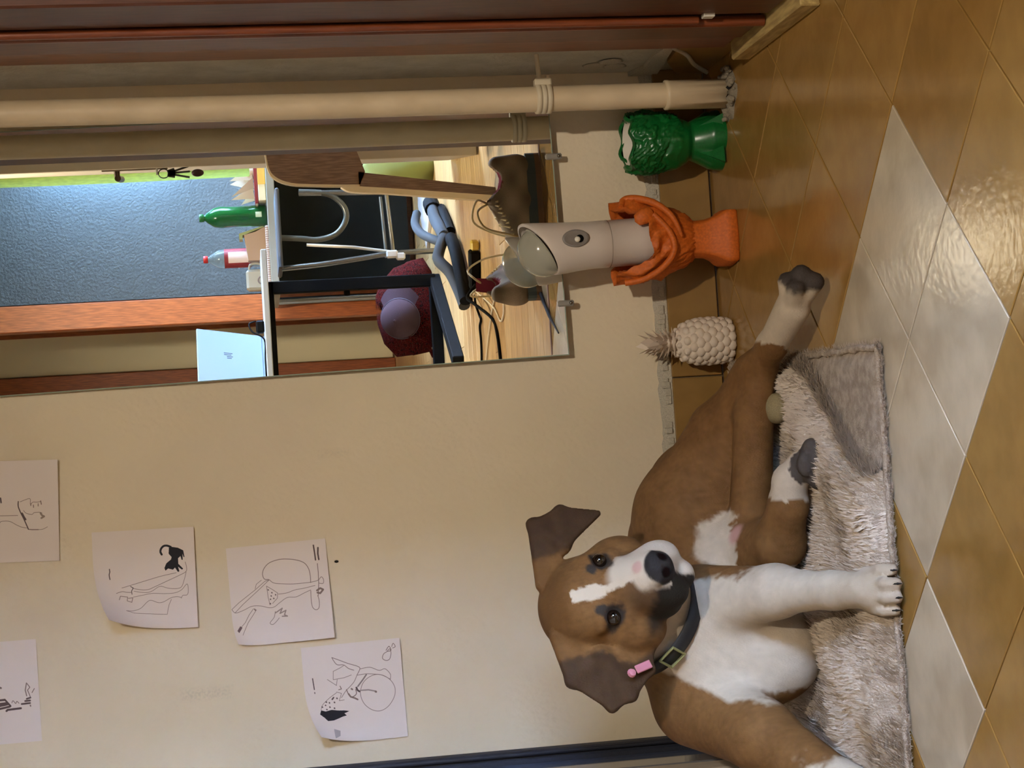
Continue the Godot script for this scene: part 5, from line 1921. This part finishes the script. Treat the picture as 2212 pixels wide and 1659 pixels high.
func bottle(called, label, at, h, r, body, cap_m, label_m):
	var o = thing(called, label, "bottle", at, "bottles on the desk")
	var st = newst(true)
	lathe(st, [Vector2(0, 0.0), Vector2(r * 0.9, 0), Vector2(r, 0.008), Vector2(r, h * 0.22), Vector2(r * 0.94, h * 0.25), Vector2(r * 0.97, h * 0.30), Vector2(r * 0.93, h * 0.5), Vector2(r, h * 0.68), Vector2(r * 0.9, h * 0.78), Vector2(r * 0.45, h * 0.89), Vector2(r * 0.30, h * 0.91), Vector2(r * 0.30, h * 0.94)], 28)
	part("bottle_body", st, body, o)
	st = newst(true)
	lathe(st, [Vector2(0, h), Vector2(r * 0.34, h), Vector2(r * 0.38, h * 0.99), Vector2(r * 0.38, h * 0.935), Vector2(r * 0.3, h * 0.93)], 20)
	part("cap", st, cap_m, o)
	if label_m != null:
		st = newst(true)
		lathe(st, [Vector2(r * 1.01, h * 0.28), Vector2(r * 1.01, h * 0.68)], 28)
		var l = part("wrap_label", st, label_m, o)
		st = newst(true)
		sheet(st, 6, 1, func(u, v): return Vector3(sin(lerp(-0.6, 0.6, u)) * r * 1.02, lerp(h * 0.32, h * 0.62, v), -cos(lerp(-0.6, 0.6, u)) * r * 1.02), Vector3(0, 0, -1))
		part("print_panel", st, mat(C8(216, 196, 190), 0.6), l)
	else:
		st = newst(true)
		sheet(st, 4, 1, func(u, v): return Vector3(sin(lerp(-0.25, 0.25, u)) * r * 1.012, lerp(h * 0.08, h * 0.17, v), -cos(lerp(-0.25, 0.25, u)) * r * 1.012), Vector3(0, 0, -1))
		part("print_panel", st, mat(C8(190, 205, 180), 0.6), o)

func laptop_table():
	var o = thing("laptop_table", "narrow white side table on a black post frame, seen in the mirror", "table", Vector3.ZERO)
	var st = newst()
	span(st, Vector3(0.15, 0.660, 4.02), Vector3(0.865, 0.682, 4.42), 0.003)
	part("table_top", st, mat(C8(160, 168, 178), 0.4), o)
	st = newst()
	span(st, Vector3(0.735, 0.02, 4.36), Vector3(0.782, 0.65, 4.40), 0.003)
	part("post", st, M.black, o)
	st = newst()
	span(st, Vector3(0.20, 0.636, 4.36), Vector3(0.782, 0.660, 4.40), 0.003)
	part("top_rail", st, M.black, o)
	st = newst()
	var a = Vector3(0.765, 0.02, 4.40)
	var b = Vector3(0.40, 0.02, 3.74)
	var dir = (b - a).normalized()
	box(st, Transform3D(Basis(dir, Vector3.UP, dir.cross(Vector3.UP)), (a + b) / 2), Vector3((b - a).length(), 0.04, 0.045), 0.003)
	part("foot_bar", st, M.black, o)
	st = newst()
	span(st, Vector3(0.18, 0.0, 4.40), Vector3(0.765, 0.04, 4.45), 0.003)
	part("foot_bar", st, M.black, o)
	st = newst(true)
	lathe(st, [Vector2(0, 0), Vector2(0.012, 0), Vector2(0.012, 0.02), Vector2(0, 0.022)], 12, Transform3D(Basis(Vector3(0, 0, 1), PI / 2), Vector3(0.736, 0.36, 4.38)))
	part("knob", st, M.black, o)
	# laptop turned towards the window
	var l = thing("laptop", "silver laptop with raised lid on the white side table", "laptop", Vector3(0.435, 0.682, 4.16))
	l.rotation.y = deg_to_rad(-38)
	var alu = mat(C8(128, 148, 170), 0.4)
	st = newst()
	span(st, Vector3(-0.17, 0.0, 0.0), Vector3(0.17, 0.016, 0.22), 0.003)
	part("base", st, alu, l)
	st = newst()
	var LB = Basis(Vector3.RIGHT, deg_to_rad(-14))
	box(st, Transform3D(LB, Vector3(0, 0.012, 0.0) + LB * Vector3(0, 0.122, 0)), Vector3(0.34, 0.245, 0.008), 0.003)
	var lid = part("lid", st, alu, l)
	st = newst()
	for i in 4:
		box(st, Transform3D(LB, Vector3(0, 0.012, 0.0) + LB * Vector3(0.052 - i * 0.008 + 0.01, 0.13 + 0.005 * (i % 2) - i * 0.003, -0.0042)), Vector3(0.003, 0.032 - i * 0.005, 0.001))
	part("logo_bar", st, mat(C8(70, 80, 96), 0.3), lid)
	var cb = thing("power_adapter", "black power adapter with its looped cable on the white side table", "adapter", Vector3(0.59, 0.682, 4.10))
	st = newst()
	box(st, Vector3(0, 0.016, 0), Vector3(0.045, 0.03, 0.06), 0.006)
	part("brick", st, M.black, cb)
	st = newst(true)
	tube(st, smooth_path([Vector3(0.02, 0.03, -0.02), Vector3(0.01, 0.055, -0.03), Vector3(-0.02, 0.045, -0.04), Vector3(-0.05, 0.004, -0.05), Vector3(-0.12, 0.004, -0.055), Vector3(-0.2, 0.004, -0.055)], 5), 0.003, 6)
	part("cable", st, M.black, cb)

func floor_clutter():
	var rng = RandomNumberGenerator.new()
	rng.seed = 90
	# red patterned bag
	var o = thing("patterned_bag", "red and black patterned cloth bag slumped on the parquet under the side table", "bag", Vector3(0.68, 0, 4.72))
	var img = Image.create(256, 256, false, Image.FORMAT_RGB8)
	var n = FastNoiseLite.new()
	n.seed = 70
	n.frequency = 0.06
	for y in 256:
		for x in 256:
			var v = n.get_noise_2d(x, y)
			var w = n.get_noise_2d(x * 2.7 + 400, y * 2.7)
			var c = C8(74, 15, 13)
			if v > 0.22:
				c = C8(20, 16, 17)
			elif v < -0.30:
				c = C8(44, 16, 17)
			if w > 0.36:
				c = C8(104, 80, 72)
			img.set_pixel(x, y, c)
	var bm = mat(Color(1, 1, 1), 0.85, {"tex": ImageTexture.create_from_image(img), "scale": Vector3(4, 4, 4), "spec": 0.1})
	var st = newst(true)
	lathe(st, [Vector2(0.0, 0), Vector2(0.10, 0.0), Vector2(0.125, 0.03), Vector2(0.13, 0.09), Vector2(0.115, 0.15), Vector2(0.085, 0.195), Vector2(0.04, 0.215), Vector2(0, 0.218)], 36, Transform3D(), func(th, i, p):
		var r = p.x * (1.0 + 0.10 * sin(th * 3 + i) + 0.05 * sin(th * 7 - i * 2))
		return Vector3(cos(th) * r * 1.45, p.y + 0.012 * sin(th * 2 + 1) * (p.y / 0.2), sin(th) * r * 0.95))
	part("bag_body", st, bm, o)
	st = newst(true)
	tube(st, smooth_path([Vector3(-0.09, 0.17, -0.06), Vector3(-0.12, 0.11, -0.125), Vector3(-0.15, 0.05, -0.125), Vector3(-0.20, 0.02, -0.10)], 5), 0.008, 8)
	part("strap", st, bm, o)
	var c = thing("cap", "mauve cloth cap hung on the red patterned bag", "cap", Vector3(0.635, 0.055, 4.52))
	var mauve = mat(C8(88, 68, 72), 0.9, {"spec": 0.1, "normal": M.weave, "nscale": 0.4, "scale": Vector3(12, 12, 12)})
	var prof = []
	for i in 10:
		var t = PI * 0.5 * i / 9
		prof.append(Vector2(0.078 * cos(t), 0.07 * sin(t)))
	st = newst(true)
	var CX = Transform3D(Basis(Vector3.RIGHT, -1.15) * Basis(Vector3(0, 0, 1), 0.2), Vector3(0, 0.09, 0.07))
	lathe(st, prof, 28, CX)
	part("crown", st, mauve, c)
	st = newst(true)
	lathe(st, [Vector2(0.080, -0.004), Vector2(0.083, 0), Vector2(0.080, 0.004)], 32, CX)
	part("band", st, mat(C8(80, 64, 72), 0.85), c)
	st = newst(true)
	sheet(st, 14, 5, func(u, v):
		var a = lerp(-0.95, 0.95, u)
		return CX * Vector3(cos(a) * (0.078 + v * 0.055), -0.004 - v * 0.014 - 0.01 * (1.0 - cos(a)), sin(a) * (0.078 + v * 0.02)), CX.basis * Vector3.UP)
	part("peak", st, mauve, c)
	st = newst(true)
	lathe(st, [Vector2(0, 0.003), Vector2(0.005, 0.002), Vector2(0.007, -0.001)], 10, CX * Transform3D(Basis(), Vector3(0, 0.07, 0)))
	part("button", st, mauve, c)
	# white folded board
	var w = thing("white_board", "thin white folded card lying on the parquet behind the stool", "card", Vector3(0, 0, 0))
	st = newst()
	prism(st, [Vector2(1.26, 4.92), Vector2(1.13, 4.97), Vector2(0.92, 4.72), Vector2(1.05, 4.50)], 0.012, Transform3D(Basis(Vector3(1, 0, 0), Vector3(0, 0, 1), Vector3(0, 1, 0)), Vector3(0, 0.0005, 0)))
	part("card", st, mat(C8(238, 232, 224), 0.6), w)
	# grey plastic tool with oval openings
	var t = thing("garden_tool", "grey-blue plastic tool with black grip lying on the parquet in the mirror", "tool", Vector3(0, 0, 0))
	var body = mat(C8(70, 75, 80), 0.65, {"spec": 0.3})
	st = newst(true)
	tube(st, smooth_path([Vector3(0.985, 0.05, 4.02), Vector3(0.93, 0.055, 3.90), Vector3(0.885, 0.05, 3.80), Vector3(0.84, 0.045, 3.72)], 5), 0.026, 14, true, 0.8)
	tube(st, smooth_path([Vector3(0.965, 0.11, 4.0), Vector3(0.915, 0.125, 3.92), Vector3(0.865, 0.11, 3.82), Vector3(0.82, 0.06, 3.70)], 5), 0.016, 12)
	part("body_loop", st, body, t)
	st = newst(true)
	tube(st, smooth_path([Vector3(0.84, 0.045, 3.72), Vector3(0.78, 0.075, 3.62), Vector3(0.74, 0.085, 3.56), Vector3(0.69, 0.055, 3.50), Vector3(0.62, 0.035, 3.44), Vector3(0.565, 0.026, 3.39)], 5), 0.020, 12)
	part("handle", st, body, t)
	st = newst(true)
	tube(st, smooth_path([Vector3(0.83, 0.026, 3.68), Vector3(0.77, 0.026, 3.56), Vector3(0.69, 0.026, 3.46), Vector3(0.58, 0.022, 3.37)], 5), 0.022, 12)
	part("grip", st, M.black, t)
	st = newst(true)
	tube(st, [Vector3(1.01, 0.05, 4.06), Vector3(0.975, 0.05, 3.99)], 0.030, 14)
	part("nozzle", st, M.black, t)
	st = newst(true)
	tube(st, smooth_path([Vector3(0.98, 0.02, 4.0), Vector3(0.92, 0.02, 3.86), Vector3(0.86, 0.02, 3.74)], 4), 0.019, 10)
	part("runner", st, M.black, t)
	# black plug block with leads
	var p = thing("plug_block", "black plug block with yellow end and tangled black and white leads on the parquet", "adapter", Vector3(0.655, 0, 3.12))
	st = newst()
	var PB = Basis(Vector3.UP, 0.35)
	box(st, Transform3D(PB, Vector3(0, 0.018, 0)), Vector3(0.125, 0.034, 0.05), 0.005)
	part("block", st, M.black, p)
	st = newst()
	box(st, Transform3D(PB, Vector3(0.075, 0.016, -0.027)), Vector3(0.03, 0.026, 0.035), 0.005)
	part("end_plug", st, mat(C8(206, 176, 74), 0.5), p)
	st = newst(true)
	tube(st, smooth_path([Vector3(-0.06, 0.016, 0.02), Vector3(-0.10, 0.02, 0.02), Vector3(-0.14, 0.006, 0.05), Vector3(-0.16, 0.005, 0.02), Vector3(-0.18, 0.005, 0.06), Vector3(-0.24, 0.005, 0.05), Vector3(-0.34, 0.005, 0.09)], 6), 0.004, 7)
	part("lead", st, M.black, p)
	st = newst(true)
	tube(st, smooth_path([Vector3(-0.05, 0.02, -0.02), Vector3(-0.09, 0.05, -0.03), Vector3(-0.12, 0.04, -0.12), Vector3(-0.18, 0.005, -0.26), Vector3(-0.24, 0.005, -0.36), Vector3(-0.34, 0.005, -0.40)], 6), 0.005, 7)
	part("lead", st, M.black, p)
	var off = Vector3(-0.155, 0, -0.12)
	st = newst(true)
	var wp = [Vector3(0.03, 0.004, 0.10), Vector3(0.08, 0.03, 0.06), Vector3(0.05, 0.02, -0.06), Vector3(0.0, 0.004, -0.2), Vector3(-0.05, 0.004, -0.33), Vector3(-0.02, 0.004, -0.42), Vector3(0.04, 0.004, -0.36), Vector3(0.02, 0.004, -0.2), Vector3(-0.06, 0.004, -0.04), Vector3(-0.14, 0.004, 0.08)]
	for q in wp.size():
		wp[q] += off
	tube(st, smooth_path(wp, 6), 0.003, 6)
	part("lead", st, mat(C8(220, 206, 180), 0.5), p).set_meta("label", "thin white looped lead")
	var sk = thing("thin_stick", "thin dark stick lying on the floor by the shoes in the mirror", "stick", Vector3(0, 0, 0))
	st = newst(true)
	tube(st, [Vector3(0.45, 0.006, 1.86), Vector3(0.38, 0.006, 1.74), Vector3(0.33, 0.006, 1.62)], [0.005, 0.004, 0.002], 7)
	part("shaft", st, M.dark, sk)

func make_shoe(label, at, turn):
	var o = thing("hiking_shoe", label, "shoe", at, "pair of hiking shoes")
	o.rotation.y = turn
	# local: toe towards -x, heel at +x, length 0.29
	var suede = mat(C8(122, 108, 88), 0.9, {"tex": M.fine, "normal": M.weave, "nscale": 0.3, "scale": Vector3(14, 14, 14)})
	var F = Field.new(Vector3(-0.17, 0.0, -0.06), Vector3(0.17, 0.16, 0.06), 0.006)
	F.cap(Vector3(0.105, 0.052, 0), Vector3(0.02, 0.056, 0), 0.032, 0.038, 0.02)
	F.cap(Vector3(0.02, 0.056, 0), Vector3(-0.095, 0.042, 0), 0.041, 0.033, 0.02)
	F.cap(Vector3(0.112, 0.06, 0), Vector3(0.116, 0.108, 0), 0.028, 0.022, 0.015)
	F.cap(Vector3(0.10, 0.075, 0), Vector3(0.04, 0.088, 0), 0.031, 0.033, 0.02)
	F.cap(Vector3(0.03, 0.112, 0), Vector3(-0.06, 0.060, 0), 0.026, 0.030, 0.02)
	for q in [[0.092, 0.122, 0.022], [0.078, 0.118, 0.025], [0.062, 0.120, 0.025], [0.050, 0.126, 0.021]]:
		F.carve(Vector3(q[0], q[1], 0), q[2], 0.004)
	var lining = Color(0.20, 0.008, 0.03)
	var up = Color(0.33, 0.26, 0.185)
	var res = F.mesh(PackedVector3Array(), PackedVector3Array(), PackedColorArray(), PackedInt32Array(), func(p, nn): return lining if (p - Vector3(0.072, 0.120, 0)).length() < 0.034 and abs(p.z) < 0.027 and p.x < 0.104 and p.x > 0.036 else up * (0.85 + 0.3 * sin(p.x * 60.0) * sin(p.y * 90.0 + 1.0)), Transform3D())
	part_mesh("upper", array_mesh(res[0], res[1], res[2], res[3]), mat(Color(1, 1, 1), 0.9, {"vc": 1, "normal": M.weave, "nscale": 0.3, "scale": Vector3(14, 14, 14)}), o)
	var outline = []
	for i in 28:
		var a = TAU * i / 28
		var x = cos(a) * 0.143
		var w = 0.043 + 0.006 * cos(a + PI) - 0.006 * exp(-pow((x - 0.03) / 0.04, 2))
		outline.append(Vector2(x, sin(a) * w))
	var XF = Transform3D(Basis(Vector3(1, 0, 0), Vector3(0, 0, 1), Vector3(0, 1, 0)), Vector3(0, 0.014, 0))
	var st = newst()
	prism(st, outline, 0.022, XF)
	part("midsole", st, mat(C8(74, 88, 94), 0.7), o)
	st = newst()
	prism(st, outline, 0.014, Transform3D(XF.basis, Vector3(0, 0.0, 0)))
	part("outsole", st, mat(C8(128, 98, 76), 0.8), o)
	st = newst(true)
	sheet(st, 6, 8, func(u, v): return Vector3(0.042 - 0.022 * v + 0.004 * sin(v * 3.0), 0.095 + 0.060 * v, lerp(-0.021, 0.021, u) * (1.0 - 0.15 * v)), Vector3(1, 0, 0))
	part("tongue", st, mat(C8(120, 22, 44), 0.8), o)
	var lm = mat(C8(206, 188, 146), 0.8)
	for i in 5:
		var x = 0.025 - i * 0.018
		var y = 0.128 - i * 0.0085
		st = newst(true)
		tube(st, smooth_path([Vector3(x, y - 0.016, 0.030), Vector3(x - 0.004, y + 0.004, 0.0), Vector3(x - 0.012, y - 0.018, -0.030)], 4), 0.0028, 6)
		tube(st, smooth_path([Vector3(x, y - 0.016, -0.030), Vector3(x - 0.004, y + 0.006, 0.0), Vector3(x - 0.012, y - 0.018, 0.030)], 4), 0.0028, 6)
		part("lace", st, lm, o)
	st = newst(true)
	tube(st, smooth_path([Vector3(0.02, 0.135, 0), Vector3(0.0, 0.165, -0.03), Vector3(-0.04, 0.15, -0.05), Vector3(-0.06, 0.09, -0.055), Vector3(-0.08, 0.03, -0.06)], 6), 0.0028, 6)
	tube(st, smooth_path([Vector3(0.02, 0.135, 0), Vector3(0.03, 0.16, 0.02), Vector3(-0.02, 0.17, 0.03), Vector3(-0.05, 0.12, 0.05), Vector3(-0.07, 0.05, 0.055)], 6), 0.0028, 6)
	part("lace_bow", st, lm, o)
	return o

func shoes():
	make_shoe("taupe hiking shoe standing side-on with burgundy lining, nearer the pipe in the mirror", Vector3(0.655, 0, 1.80), 0.10)
	make_shoe("taupe hiking shoe turned toe-out behind the clear dome in the mirror", Vector3(0.50, 0, 2.00), 1.95)
